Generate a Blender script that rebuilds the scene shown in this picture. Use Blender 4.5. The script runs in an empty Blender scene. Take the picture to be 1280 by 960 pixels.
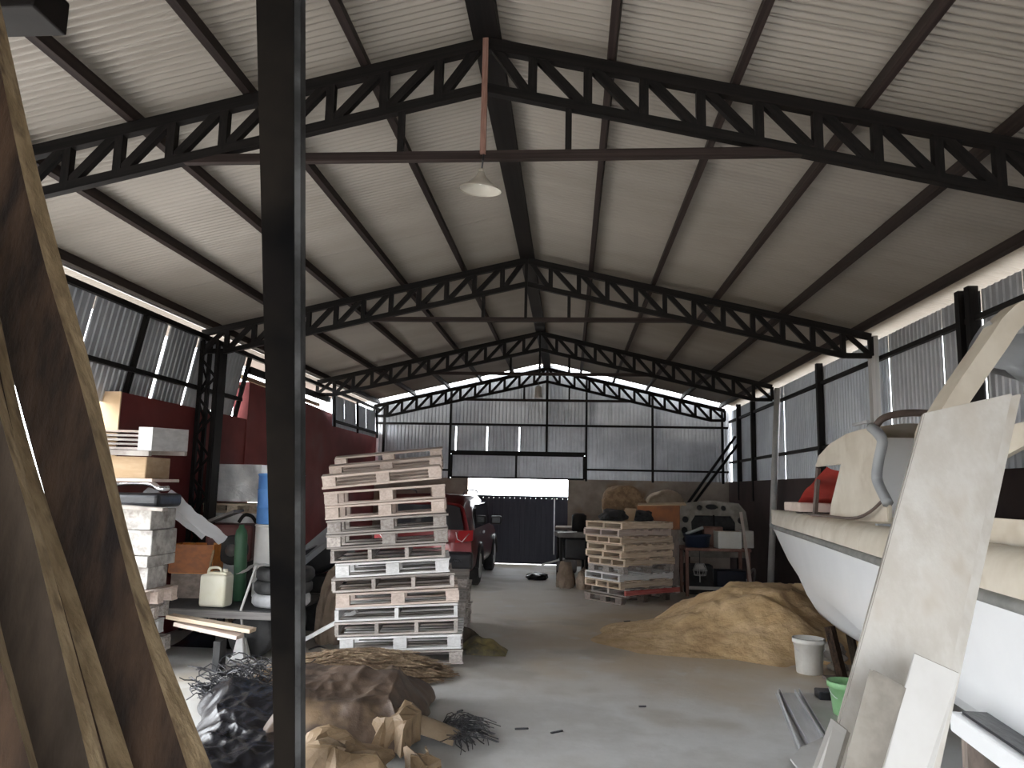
import bpy, bmesh, math, random
from math import sin, cos, pi, radians, atan2, sqrt
from mathutils import Vector, Matrix, noise, Euler
random.seed(7)
SC = bpy.context.scene
COL = SC.collection

# ------------------------------------------------------------------ camera
FPX, CAMH = 950.0, 1.75
VPX, VPY, ROLL = 712.0, 612.0, radians(1.2)
_x, _y = VPX - 640, -(VPY - 480)
_xu, _yu = _x * cos(ROLL) - _y * sin(ROLL), _x * sin(ROLL) + _y * cos(ROLL)
PITCH = math.atan2(-_yu, FPX)
YAW = math.atan(_xu / FPX * cos(PITCH))
CAMR = Matrix.Rotation(YAW, 3, 'Z') @ Matrix.Rotation(pi / 2 + PITCH, 3, 'X') @ Matrix.Rotation(ROLL, 3, 'Z')
cam = bpy.data.objects.new('camera', bpy.data.cameras.new('camera'))
COL.objects.link(cam)
cam.matrix_world = Matrix.Translation((0, 0, CAMH)) @ CAMR.to_4x4()
cam.data.sensor_width = 36.0
cam.data.lens = FPX / 1280 * 36
cam.data.clip_start = 0.05
cam.data.clip_end = 500
SC.camera = cam

# ------------------------------------------------------------------ sky, sun, exposure
W = bpy.data.worlds.new('sky'); SC.world = W; W.use_nodes = True
bg = W.node_tree.nodes['Background']
bg.inputs['Color'].default_value = (0.92, 0.96, 1.0, 1)
bg.inputs['Strength'].default_value = 6.5
sl = bpy.data.lights.new('sun', 'SUN'); sun = bpy.data.objects.new('sun', sl); COL.objects.link(sun)
sl.energy = 2.0; sl.angle = radians(1.0); sl.color = (1.0, 0.93, 0.82)
SUNDIR = Vector((0.30, 0.16, -0.94))            # from outside the left wall, high
sun.rotation_euler = SUNDIR.to_track_quat('-Z', 'Y').to_euler()
SC.view_settings.view_transform = 'Standard'
SC.view_settings.look = 'None'
SC.view_settings.gamma = 1.0
SC.view_settings.use_curve_mapping = False
SC.view_settings.exposure = 0.78

# ------------------------------------------------------------------ pixel to place
def _ray(x, y): return CAMR @ Vector(((x - 640) / FPX, -(y - 480) / FPX, -1.0))
def px(x, y, X=None, Y=None, z=None):
    d = _ray(x, y)
    t = (z - CAMH) / d.z if z is not None else (Y / d.y if Y is not None else X / d.x)
    return Vector((0, 0, CAMH)) + d * t

# ------------------------------------------------------------------ materials
MATS = {}
def M(name, c1, c2=None, scale=5.0, rough=0.75, metal=0.0, bump=0.0, rand=0.0, world=False, c3=None, s3=1.0, detail=5,
      spec=0.5, bscale=None, stretch=None, mixlo=0.35, mixhi=0.65, trans=0.0, alpha=1.0, coat=0.0):
    m = bpy.data.materials.new(name); m.use_nodes = True; MATS[name] = m
    nt = m.node_tree; N = nt.nodes; L = nt.links
    p = N['Principled BSDF']
    p.inputs['Roughness'].default_value = rough; p.inputs['Metallic'].default_value = metal
    p.inputs['Specular IOR Level'].default_value = spec
    p.inputs['Transmission Weight'].default_value = trans
    p.inputs['Alpha'].default_value = alpha
    p.inputs['Coat Weight'].default_value = coat
    oi = N.new('ShaderNodeObjectInfo')
    if world:
        vec = N.new('ShaderNodeNewGeometry').outputs['Position']
    else:
        tc = N.new('ShaderNodeTexCoord').outputs['Object']
        mul = N.new('ShaderNodeMath'); mul.operation = 'MULTIPLY'; mul.inputs[1].default_value = 37.0
        L.new(oi.outputs['Random'], mul.inputs[0])
        ad = N.new('ShaderNodeVectorMath'); ad.operation = 'ADD'
        L.new(tc, ad.inputs[0]); L.new(mul.outputs[0], ad.inputs[1]); vec = ad.outputs[0]
    if stretch:
        mp = N.new('ShaderNodeMapping'); mp.inputs['Scale'].default_value = stretch
        L.new(vec, mp.inputs['Vector']); vec = mp.outputs[0]
    col = None
    def nz(s, d=detail):
        n = N.new('ShaderNodeTexNoise'); n.inputs['Scale'].default_value = s; n.inputs['Detail'].default_value = d
        n.inputs['Roughness'].default_value = 0.62
        L.new(vec, n.inputs['Vector']); return n.outputs['Fac']
    def ramp(f, lo, hi):
        r = N.new('ShaderNodeMapRange'); r.inputs[1].default_value = lo; r.inputs[2].default_value = hi
        r.interpolation_type = 'SMOOTHSTEP'; L.new(f, r.inputs[0]); return r.outputs[0]
    def mix(f, a, b):
        x = N.new('ShaderNodeMix'); x.data_type = 'RGBA'; L.new(f, x.inputs[0])
        for s, i in ((a, 6), (b, 7)):
            if isinstance(s, tuple): x.inputs[i].default_value = (*s, 1)
            else: L.new(s, x.inputs[i])
        return x.outputs[2]
    f1 = None
    if c2:
        f1 = nz(scale); col = mix(ramp(f1, mixlo, mixhi), c1, c2)
    if c3:
        col = mix(ramp(nz(s3, 3), 0.52, 0.7), col or c1, c3)
    if rand:
        h = N.new('ShaderNodeHueSaturation')
        mr = N.new('ShaderNodeMapRange'); mr.inputs[3].default_value = 1 - rand; mr.inputs[4].default_value = 1 + rand
        L.new(oi.outputs['Random'], mr.inputs[0]); L.new(mr.outputs[0], h.inputs['Value'])
        if col is not None: L.new(col, h.inputs['Color'])
        else: h.inputs['Color'].default_value = (*c1, 1)
        col = h.outputs[0]
    if col is not None: L.new(col, p.inputs['Base Color'])
    else: p.inputs['Base Color'].default_value = (*c1, 1)
    if bump:
        b = N.new('ShaderNodeBump'); b.inputs['Strength'].default_value = bump; b.inputs['Distance'].default_value = 0.02
        L.new(nz(bscale or scale * 2), b.inputs['Height']); L.new(b.outputs[0], p.inputs['Normal'])
    return m

M('concrete', (0.49, 0.48, 0.46), (0.64, 0.64, 0.635), 0.9, 0.72, bump=0.25, bscale=9, world=True, c3=(0.36, 0.305, 0.235), s3=0.38)
def floor_material():
    m = MATS['concrete']; nt = m.node_tree; N, L = nt.nodes, nt.links; p = N['Principled BSDF']
    old = p.inputs['Base Color'].links[0].from_socket
    geo = N.new('ShaderNodeNewGeometry')
    def noise_(s, d=4):
        n = N.new('ShaderNodeTexNoise'); n.inputs['Scale'].default_value = s; n.inputs['Detail'].default_value = d; L.new(geo.outputs['Position'], n.inputs['Vector']); return n.outputs['Fac']
    def math_(op, a, b):
        x = N.new('ShaderNodeMath'); x.operation = op
        for k, q in enumerate((a, b)):
            if isinstance(q, (int, float)): x.inputs[k].default_value = q
            else: L.new(q, x.inputs[k])
        return x.outputs[0]
    def rng(f, lo, hi, o0, o1):
        x = N.new('ShaderNodeMapRange'); x.interpolation_type = 'SMOOTHSTEP'
        for k, q in enumerate((lo, hi, o0, o1)): x.inputs[k + 1].default_value = q
        L.new(f, x.inputs[0]); return x.outputs[0]
    def dist(c):
        d = N.new('ShaderNodeVectorMath'); d.operation = 'DISTANCE'; L.new(geo.outputs['Position'], d.inputs[0]); d.inputs[1].default_value = c; return d.outputs['Value']
    def mix(f, a, b):
        x = N.new('ShaderNodeMix'); x.data_type = 'RGBA'; L.new(f, x.inputs[0]); L.new(a, x.inputs[6]); x.inputs[7].default_value = (*b, 1); return x.outputs[2]
    # sand trodden out around the heap, tan dust down the aisle, dark oil marks
    f1 = rng(math_('ADD', dist((1.9, 9.7, 0)), math_('MULTIPLY', math_('SUBTRACT', noise_(1.1), 0.5), 3.2)), 1.2, 3.3, 0.85, 0.0)
    f2 = rng(math_('ADD', dist((0.2, 11.5, 0)), math_('MULTIPLY', math_('SUBTRACT', noise_(0.6), 0.5), 5.0)), 2.0, 6.0, 0.7, 0.0)
    f3 = rng(noise_(2.6, 6), 0.58, 0.72, 0.0, 0.5)
    f4 = rng(noise_(0.9, 7), 0.53, 0.68, 0.0, 0.6)
    c = mix(f2, old, (0.58, 0.51, 0.42)); c = mix(f1, c, (0.50, 0.38, 0.24)); c = mix(f4, c, (0.34, 0.30, 0.24)); c = mix(f3, c, (0.60, 0.59, 0.57))
    L.new(c, p.inputs['Base Color'])
floor_material()
M('soil', (0.20, 0.165, 0.12), (0.26, 0.225, 0.175), 0.4, 0.95, world=True)
M('roof_metal', (0.285, 0.253, 0.218), (0.345, 0.31, 0.272), 0.8, 0.5, metal=0.25, rand=0.05, world=True, stretch=(0.3, 1, 1))
M('zinc', (0.41, 0.42, 0.445), (0.52, 0.535, 0.56), 1.6, 0.38, metal=0.4, rand=0.07, world=True)
M('zinc_white', (0.56, 0.60, 0.66), (0.66, 0.70, 0.75), 1.3, 0.5, metal=0.2, rand=0.06, world=True)
M('steel_black', (0.0045, 0.004, 0.004), (0.012, 0.0095, 0.009), 3, 0.6, spec=0.22)
M('steel_brown', (0.018, 0.012, 0.011), (0.038, 0.026, 0.023), 3, 0.65, spec=0.25, rand=0.2)
M('steel_grey', (0.40, 0.39, 0.38), (0.52, 0.50, 0.48), 3, 0.6)
M('red_paint', (0.135, 0.018, 0.018), (0.19, 0.03, 0.028), 1.2, 0.75, world=True, c3=(0.17, 0.06, 0.055), s3=0.6)
M('maroon_wall', (0.028, 0.015, 0.014), (0.045, 0.026, 0.023), 1.5, 0.8, world=True)
M('stained_wall', (0.27, 0.225, 0.19), (0.42, 0.36, 0.30), 1.3, 0.9, world=True, c3=(0.24, 0.15, 0.085), s3=0.9, bump=0.2)
M('tan_plaster', (0.62, 0.45, 0.28), (0.70, 0.53, 0.35), 3, 0.9, world=True)
M('gate_blue', (0.05, 0.052, 0.075), (0.062, 0.065, 0.09), 2, 0.6, rand=0.1)
M('pallet_grey', (0.30, 0.26, 0.235), (0.50, 0.455, 0.42), 4, 0.85, rand=0.28, bump=0.2)
M('pallet_white', (0.62, 0.61, 0.60), (0.74, 0.73, 0.72), 4, 0.85, rand=0.12, bump=0.2)
M('pallet_pink', (0.50, 0.40, 0.34), (0.62, 0.52, 0.46), 4, 0.85, rand=0.15, bump=0.2)
M('pallet_tan', (0.54, 0.42, 0.30), (0.72, 0.59, 0.45), 4, 0.85, rand=0.2, bump=0.2)
M('block_grey', (0.30, 0.28, 0.26), (0.55, 0.53, 0.50), 7, 0.9, bump=0.5, c3=(0.22, 0.19, 0.17), s3=5)
M('pallet_red', (0.34, 0.05, 0.045), (0.46, 0.14, 0.12), 4, 0.8, rand=0.1)
M('pallet_dark', (0.16, 0.13, 0.11), (0.26, 0.21, 0.18), 4, 0.9, rand=0.25, bump=0.2)
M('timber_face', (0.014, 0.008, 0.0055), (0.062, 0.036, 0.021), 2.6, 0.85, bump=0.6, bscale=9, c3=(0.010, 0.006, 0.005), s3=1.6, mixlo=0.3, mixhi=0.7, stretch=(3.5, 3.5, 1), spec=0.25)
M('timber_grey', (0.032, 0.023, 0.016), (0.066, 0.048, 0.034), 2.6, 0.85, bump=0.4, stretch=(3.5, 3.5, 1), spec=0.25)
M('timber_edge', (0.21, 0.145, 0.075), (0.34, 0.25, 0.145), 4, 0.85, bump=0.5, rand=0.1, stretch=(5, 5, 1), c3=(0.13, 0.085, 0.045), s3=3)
M('post_steel', (0.0025, 0.0024, 0.0026), (0.013, 0.0105, 0.0085), 2.2, 0.9, metal=0.0, spec=0.06, c3=(0.006, 0.005, 0.0048), s3=4)
M('post_worn', (0.07, 0.07, 0.07), (0.012, 0.012, 0.012), 6, 0.7, metal=0.0, spec=0.2)
M('board_white', (0.455, 0.425, 0.38), (0.54, 0.52, 0.485), 9.0, 0.75, bump=0.15, c3=(0.43, 0.385, 0.325), s3=4.5, stretch=(1, 1, .5))
M('board_clean', (0.56, 0.55, 0.535), (0.48, 0.465, 0.44), 2.2, 0.6)
M('board_stain', (0.53, 0.515, 0.49), (0.47, 0.44, 0.40), 1.6, 0.6, c3=(0.40, 0.34, 0.27), s3=2.4)
M('board_edge', (0.20, 0.18, 0.155), (0.30, 0.275, 0.24), 5, 0.85)
M('gel_white', (0.86, 0.865, 0.875), (0.80, 0.81, 0.82), 0.7, 0.3, spec=0.5)
M('gel_cream', (0.58, 0.515, 0.415), (0.66, 0.60, 0.50), 3.0, 0.5, c3=(0.53, 0.46, 0.36), s3=3.5)
M('rub_rail', (0.16, 0.16, 0.15), (0.25, 0.245, 0.23), 4, 0.6)
M('boat_grey', (0.30, 0.31, 0.32), (0.38, 0.39, 0.40), 2, 0.6)
M('rubber_brown', (0.09, 0.065, 0.055), (0.14, 0.10, 0.085), 5, 0.6)
M('red_tarp', (0.42, 0.035, 0.03), (0.55, 0.07, 0.055), 4, 0.5)
M('cardboard', (0.46, 0.32, 0.19), (0.54, 0.39, 0.25), 3, 0.9, rand=0.12)
M('orange_box', (0.33, 0.12, 0.045), (0.22, 0.09, 0.045), 4, 0.8)
M('orange_plastic', (0.70, 0.27, 0.05), (0.55, 0.17, 0.03), 3, 0.35)
M('sand', (0.50, 0.335, 0.165), (0.63, 0.445, 0.25), 3.5, 0.95, bump=0.55, bscale=26, world=True, c3=(0.42, 0.275, 0.135), s3=1.6)
M('bucket_white', (0.72, 0.70, 0.66), (0.60, 0.57, 0.52), 3.5, 0.5)
M('green_plastic', (0.20, 0.42, 0.18), (0.28, 0.50, 0.26), 4, 0.5)
M('green_cyl', (0.02, 0.075, 0.036), (0.035, 0.10, 0.05), 4, 0.5)
M('blue_paint', (0.10, 0.26, 0.62), (0.14, 0.34, 0.72), 3, 0.4)
M('drum_white', (0.80, 0.78, 0.75), (0.70, 0.68, 0.66), 3, 0.5)
M('blue_tub', (0.022, 0.033, 0.06), (0.032, 0.046, 0.08), 4, 0.5)
M('blue_crate', (0.012, 0.016, 0.03), (0.02, 0.025, 0.042), 4, 0.6)
M('rust', (0.20, 0.10, 0.075), (0.30, 0.175, 0.14), 6, 0.85)
M('rubber', (0.018, 0.018, 0.019), (0.035, 0.034, 0.034), 8, 0.75, bump=0.2)
M('rubber_dusty', (0.34, 0.34, 0.35), (0.46, 0.46, 0.47), 8, 0.85)
M('foil', (0.74, 0.75, 0.76), (0.88, 0.88, 0.88), 5, 0.3, metal=0.4, bump=0.5, bscale=14)
M('film', (0.95, 0.96, 0.98), None, 5, 0.35, trans=0.0, alpha=0.7, bump=0.4, bscale=6)
M('jerry', (0.72, 0.68, 0.52), (0.80, 0.77, 0.64), 3, 0.4)
M('maroon_paint', (0.085, 0.022, 0.02), (0.13, 0.04, 0.035), 3, 0.55)
M('black_plastic', (0.012, 0.012, 0.014), (0.022, 0.022, 0.026), 3, 0.35, bump=0.3, bscale=6)
M('black_film', (0.006, 0.006, 0.008), (0.012, 0.012, 0.016), 3, 0.27, bump=0.6, bscale=9)
M('chrome', (0.75, 0.76, 0.80), None, 3, 0.12, metal=0.95)
M('tarp_brown', (0.07, 0.048, 0.036), (0.125, 0.085, 0.06), 2.6, 0.55, world=True, bump=0.35, bscale=14, c3=(0.22, 0.15, 0.09), s3=2.4)
M('tarp_tan', (0.14, 0.092, 0.05), (0.28, 0.195, 0.115), 2.6, 0.6, world=True, bump=0.35, bscale=14)
M('straw', (0.27, 0.185, 0.115), (0.52, 0.39, 0.26), 40, 0.9)
M('wire_black', (0.015, 0.015, 0.018), (0.05, 0.05, 0.056), 12, 0.4)
M('palm', (0.20, 0.145, 0.09), (0.30, 0.22, 0.145), 4, 0.8, bump=0.4)
M('burlap', (0.24, 0.15, 0.085), (0.40, 0.26, 0.15), 9, 0.95, bump=0.8, c3=(0.26, 0.19, 0.13), s3=2.5)
M('burlap_pale', (0.33, 0.25, 0.18), (0.42, 0.33, 0.24), 5, 0.95, bump=0.6)
M('hood_grey', (0.20, 0.18, 0.15), (0.34, 0.31, 0.265), 4, 0.7)
M('box_white', (0.70, 0.68, 0.62), (0.78, 0.76, 0.71), 2, 0.6)
M('alu', (0.58, 0.59, 0.60), (0.68, 0.69, 0.70), 3, 0.35, metal=0.6)
M('car_red', (0.13, 0.012, 0.014), None, 3, 0.28, metal=0.3, coat=0.6)
M('car_glass', (0.02, 0.02, 0.022), None, 3, 0.08, spec=0.7)
M('lamp_red', (0.30, 0.012, 0.015), None, 3, 0.15, coat=0.5)
M('lamp_clear', (0.75, 0.72, 0.72), None, 3, 0.15)
M('enamel', (0.56, 0.53, 0.46), (0.48, 0.44, 0.38), 5, 0.35)
M('bulb', (0.85, 0.83, 0.78), None, 3, 0.3)
M('bag_yellow', (0.22, 0.175, 0.07), (0.05, 0.045, 0.035), 5, 0.6)
M('machine_grey', (0.13, 0.12, 0.115), (0.20, 0.185, 0.175), 4, 0.7)
M('sack_brown', (0.22, 0.165, 0.12), (0.30, 0.23, 0.175), 5, 0.9, bump=0.3)
M('sack_dark', (0.05, 0.04, 0.03), (0.09, 0.07, 0.05), 5, 0.9)
M('rubble', (0.28, 0.25, 0.22), (0.40, 0.37, 0.33), 6, 0.9, bump=0.4)
M('rag', (0.68, 0.66, 0.64), (0.5, 0.49, 0.48), 5, 0.9)
M('orange_bit', (0.75, 0.20, 0.05), None, 3, 0.6)

# ------------------------------------------------------------------ builders
def link(o, parent=None):
    COL.objects.link(o)
    if parent is not None: o.parent = parent
    return o
def tag(o, label=None, cat=None, group=None, kind=None):
    if label: o['label'] = label
    if cat: o['category'] = cat
    if group: o['group'] = group
    if kind: o['kind'] = kind
    return o
def empty(name, loc=(0, 0, 0), rz=0.0, label=None, cat=None, group=None, kind=None):
    o = bpy.data.objects.new(name, None); link(o)
    o.empty_display_size = 0.1
    o.location = loc; o.rotation_euler = (0, 0, rz)
    return tag(o, label, cat, group, kind)
def mesh_obj(name, verts, faces, mat, parent=None, smooth=False):
    me = bpy.data.meshes.new(name); me.from_pydata([tuple(v) for v in verts], [], faces); me.update()
    if smooth: me.polygons.foreach_set('use_smooth', [True] * len(me.polygons))
    me.materials.append(MATS[mat] if isinstance(mat, str) else mat)
    return link(bpy.data.objects.new(name, me), parent)
def bm_obj(name, bm, mat, parent=None, smooth=False):
    me = bpy.data.meshes.new(name); bmesh.ops.recalc_face_normals(bm, faces=bm.faces); bm.to_mesh(me); bm.free()
    if smooth: me.polygons.foreach_set('use_smooth', [True] * len(me.polygons))
    me.materials.append(MATS[mat])
    return link(bpy.data.objects.new(name, me), parent)
_UNIT = {}
def unit_cube(mat):
    if mat not in _UNIT:
        bm = bmesh.new(); bmesh.ops.create_cube(bm, size=1.0)
        me = bpy.data.meshes.new('box_' + mat); bm.to_mesh(me); bm.free(); me.materials.append(MATS[mat]); _UNIT[mat] = me
    return _UNIT[mat]
def box(name, size, loc, mat, parent=None, rot=(0, 0, 0)):
    o = bpy.data.objects.new(name, unit_cube(mat)); link(o, parent)
    o.location = loc; o.scale = size; o.rotation_euler = rot
    return o
def bar(name, p0, p1, w, h, mat, parent=None, up=(0, 0, 1)):
    """rectangular bar from p0 to p1, w sideways, h along up"""
    p0, p1 = Vector(p0), Vector(p1); d = p1 - p0; ln = d.length; x = d / ln
    u = Vector(up)
    if abs(u.dot(x)) > 0.98: u = Vector((0, 1, 0))
    y = u.cross(x).normalized(); z = x.cross(y)
    o = bpy.data.objects.new(name, unit_cube(mat)); link(o, parent)
    m = Matrix((x, y, z)).transposed().to_4x4(); m.translation = (p0 + p1) / 2
    o.matrix_local = m @ Matrix.Diagonal((ln, w, h, 1))
    return o
def rbox(name, size, loc, mat, parent=None, rot=(0, 0, 0), bev=0.01, seg=2):
    bm = bmesh.new(); bmesh.ops.create_cube(bm, size=1.0)
    for v in bm.verts: v.co = Vector((v.co.x * size[0], v.co.y * size[1], v.co.z * size[2]))
    bmesh.ops.bevel(bm, geom=list(bm.edges), offset=bev, segments=seg, affect='EDGES', profile=0.5)
    o = bm_obj(name, bm, mat, parent); o.location = loc; o.rotation_euler = rot
    return o
def tube_geo(pts, r, n=6, closed=False):
    pts = [Vector(p) for p in pts]; V, Fc = [], []; prev = None
    m = len(pts)
    for i, p in enumerate(pts):
        a = pts[i - 1] if (i > 0 or closed) else p
        b = pts[(i + 1) % m] if (i < m - 1 or closed) else p
        t = (b - a).normalized()
        if prev is None:
            prev = t.orthogonal().normalized()
        u = (prev - t * prev.dot(t)).normalized(); prev = u; v = t.cross(u)
        rr = r[i] if isinstance(r, (list, tuple)) else r
        for k in range(n):
            an = 2 * pi * k / n; V.append(p + (u * cos(an) + v * sin(an)) * rr)
    for i in range(m if closed else m - 1):
        j = (i + 1) % m
        for k in range(n):
            Fc.append((i * n + k, i * n + (k + 1) % n, j * n + (k + 1) % n, j * n + k))
    if not closed:
        Fc.append(tuple(range(n))[::-1]); Fc.append(tuple((m - 1) * n + k for k in range(n)))
    return V, Fc
def tube(name, pts, r, mat, parent=None, n=8, closed=False, smooth=True):
    V, Fc = tube_geo(pts, r, n, closed); return mesh_obj(name, V, Fc, mat, parent, smooth)
def lathe(name, prof, mat, parent=None, n=24, loc=(0, 0, 0), rot=(0, 0, 0), smooth=True, cap=True):
    V, Fc = [], []
    for r, z in prof:
        for k in range(n): V.append((r * cos(2 * pi * k / n), r * sin(2 * pi * k / n), z))
    for i in range(len(prof) - 1):
        for k in range(n): Fc.append((i * n + k, i * n + (k + 1) % n, (i + 1) * n + (k + 1) % n, (i + 1) * n + k))
    if cap:
        Fc.append(tuple(range(n))[::-1]); Fc.append(tuple((len(prof) - 1) * n + k for k in range(n)))
    o = mesh_obj(name, V, Fc, mat, parent, smooth); o.location = loc; o.rotation_euler = rot
    return o
def plate(name, outline, axis, a, b, mat, parent=None, holes=(), bev=0.0):
    """outline of 2-D points extruded from a to b along axis ('X','Y','Z'); holes are 2-D loops"""
    bm = bmesh.new()
    def pt(u, v, w): return {'X': (w, u, v), 'Y': (u, w, v), 'Z': (u, v, w)}[axis]
    if not holes:
        f = bm.faces.new([bm.verts.new(pt(u, v, a)) for u, v in outline])
        fs = [f]
    else:
        es = []
        for lp in (outline, *holes):
            vs = [bm.verts.new(pt(u, v, a)) for u, v in lp]
            es += [bm.edges.new((vs[i], vs[(i + 1) % len(vs)])) for i in range(len(vs))]
        fs = [g for g in bmesh.ops.triangle_fill(bm, use_beauty=True, use_dissolve=False, edges=es)['geom'] if isinstance(g, bmesh.types.BMFace)]
    r = bmesh.ops.extrude_face_region(bm, geom=fs)
    off = Vector(pt(0, 0, b - a))
    bmesh.ops.translate(bm, vec=off, verts=[g for g in r['geom'] if isinstance(g, bmesh.types.BMVert)])
    if bev: bmesh.ops.bevel(bm, geom=[e for e in bm.edges if e.calc_face_angle(0) > 0.8], offset=bev, segments=2, affect='EDGES')
    return bm_obj(name, bm, mat, parent)
def grid(name, fn, nu, nv, mat, parent=None, smooth=True, closed_u=False):
    V = [fn(i / nu, j / nv) for j in range(nv + 1) for i in range(nu + 1)]
    Fc = [(j * (nu + 1) + i, j * (nu + 1) + i + 1, (j + 1) * (nu + 1) + i + 1, (j + 1) * (nu + 1) + i) for j in range(nv) for i in range(nu)]
    return mesh_obj(name, V, Fc, mat, parent, smooth)
def circ(cx, cy, r, n=10, ry=None): return [(cx + r * cos(2 * pi * k / n), cy + (ry or r) * sin(2 * pi * k / n)) for k in range(n)]
def smooth_path(P, n=6):
    """Catmull-Rom through points"""
    P = [Vector(p) for p in P]; Q = [P[0]] + P + [P[-1]]; out = []
    for i in range(1, len(Q) - 2):
        for k in range(n):
            t = k / n; a, b, c, d = Q[i - 1], Q[i], Q[i + 1], Q[i + 2]
            out.append(0.5 * ((2 * b) + (c - a) * t + (2 * a - 5 * b + 4 * c - d) * t * t + (3 * b - a - 3 * c + d) * t ** 3))
    out.append(P[-1]); return out

# ================================================================== THE SHED
FD0, FD1, BAY = -1.6, 3.5, 0.6            # doorway behind the camera, start of the open side bay
RX, XL, XR = -0.56, -4.66, 3.65            # ridge, inner faces of the side walls
ZR, SL = 4.72, 0.23                        # underside of the roof sheet at the ridge, slope
Y0, YB = -3.0, 17.95                       # open front end, gable wall
def zroof(x): return ZR - SL * abs(x - RX)
OVER = 4.75                                # roof half width

fl = box('floor', (14.0, 27.0, 0.3), (-0.5, 8.0, -0.15), 'concrete'); tag(fl, kind='structure')
gr = box('ground', (160, 160, 0.2), (0, 8, -0.32), 'soil'); tag(gr, kind='structure')

# roof of corrugated sheets on purlins
ceil_ = empty('ceiling', (0, 8, 0), kind='structure', label='corrugated metal roof seen from inside, pale underside')
def roof_sheet(side):
    V, Fc = [], []; n = 17 * 8; wd = 17 * 0.06
    for i in range(n + 1):
        y = -wd / 2 + wd * i / n; h = 0.017 * cos(2 * pi * i / 8)
        for s in range(5):
            d = 0.06 + (OVER - 0.06) * s / 4
            V.append((side * d, y, -SL * d + h + 0.017))
    for i in range(n):
        for s in range(4): Fc.append((i * 5 + s, i * 5 + s + 1, i * 5 + s + 6, i * 5 + s + 5))
    me = bpy.data.meshes.new('roof_sheet'); me.from_pydata(V, [], Fc); me.update()
    me.polygons.foreach_set('use_smooth', [True] * len(me.polygons)); me.materials.append(MATS['roof_metal']); return me
for side in (-1, 1):
    me = roof_sheet(side); y = Y0 + 0.5
    k = 0
    while y < YB + 0.3:
        o = link(bpy.data.objects.new('roof_sheet', me), ceil_)
        o.location = (RX, y - 8, ZR + (0.004 if k % 2 else 0.0)); k += 1; y += 0.99
    for d in (0.80, 1.57, 2.34, 3.15, 4.02):
        x = RX + side * d; z = zroof(x) - 0.055
        bar('purlin', (x, Y0 - 8, z), (x, YB - 0.1 - 8, z), 0.048, 0.10, 'steel_brown', ceil_, up=(side * SL, 0, 1))
bar('ridge_beam', (RX, Y0 - 8, ZR - 0.085), (RX, YB - 8.1, ZR - 0.085), 0.17, 0.09, 'steel_black', ceil_)
bar('ridge_cap', (RX, Y0 - 8, ZR + 0.03), (RX, YB - 7.7, ZR + 0.03), 0.34, 0.012, 'roof_metal', ceil_)

# trusses
TY = (4.5, 9.15, 13.6, 17.72)
TW = ('first roof truss from the camera, the one the white lamp hangs under',
      'second roof truss from the camera, meeting the lattice post on the red wall side',
      'third roof truss from the camera, last one standing free of the end wall',
      'dark roof truss set against the corrugated end wall')
for ti, ty in enumerate(TY):
    t = empty('roof_truss', (RX, ty, 0), label=TW[ti], cat='truss', group='black steel roof trusses')
    za = ZR - 0.16; dep = 0.30; tie = za - 0.75
    st = 'steel_black'
    end = 4.10
    for s in (-1, 1):
        bar('top_chord', (0, 0, za), (s * end, 0, za - SL * end), 0.06, 0.078, st, t)
        flat = end - 0.32
        bar('bottom_chord', (0, 0, za - dep), (s * flat, 0, za - dep - SL * flat), 0.055, 0.06, st, t)
        bar('chord_end', (s * flat, 0, za - dep - SL * flat), (s * end, 0, za - dep - SL * flat), 0.055, 0.06, st, t)
        n = 11; st_ = (flat - 0.30) / (n - 1)
        xs = [0.30 + st_ * i for i in range(n)]
        for i, x in enumerate(xs):
            bar('web_post', (s * x, 0, za - SL * x), (s * x, 0, za - dep - SL * x), 0.055, 0.055, st, t, up=(0, 1, 0))
            x0 = xs[i - 1] + 0.03 if i else 0.06
            bar('web_diagonal', (s * x0, 0, za - SL * x0 - 0.02), (s * (x - 0.02), 0, za - dep - SL * x + 0.02), 0.045, 0.056, st, t)
        bar('web_diagonal', (s * flat, 0, za - SL * flat), (s * end, 0, za - dep - SL * flat), 0.045, 0.05, st, t)
        bar('web_post', (s * end, 0, za - SL * end), (s * end, 0, za - dep - SL * flat), 0.05, 0.05, st, t, up=(0, 1, 0))
        bar('hanger', (s * 0.53, 0, za - dep - SL * 0.53), (s * 0.53, 0, tie), 0.04, 0.04, st, t, up=(0, 1, 0))
    hl = bar('ridge_hanger', (0, -0.035, za + 0.02), (0, -0.035, tie), 0.035, 0.035, 'rust' if ti == 0 else st, t, up=(0, 1, 0))
    bar('tie_beam', (-2.05, 0, tie), (2.05, 0, tie), 0.05, 0.055, 'steel_brown', t)

# generic wall sheet with trapezoid ribs
def wall_sheet(parent, p0, p1, zb, zt, mat, pitch=0.10, amp=0.012, tilt=(0, 0), name='wall_panel'):
    """vertical ribbed sheet from p0 to p1 (plan points); zb/zt floats or functions of x; tilt shifts the bottom in plan"""
    p0, p1 = Vector(p0), Vector(p1); d = p1 - p0; ln = d.length; e = d / ln; nrm = Vector((-e.y, e.x))
    V, Fc = [], []; nw = max(2, round(ln / pitch)); prof = ((0, 0), (0.5, 0), (0.62, 1), (0.88, 1))
    S = [((i + u) / nw, h) for i in range(nw) for u, h in prof] + [(1.0, 0)]
    for s, h in S:
        c = p0 + d * s + nrm * (h * amp)
        b_ = zb(c.x) if callable(zb) else zb; t_ = zt(c.x) if callable(zt) else zt
        V.append((c.x + tilt[0], c.y + tilt[1], b_)); V.append((c.x, c.y, t_))
    for i in range(len(S) - 1): Fc.append((2 * i, 2 * i + 2, 2 * i + 3, 2 * i + 1))
    return mesh_obj(name, V, Fc, mat, parent)

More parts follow.
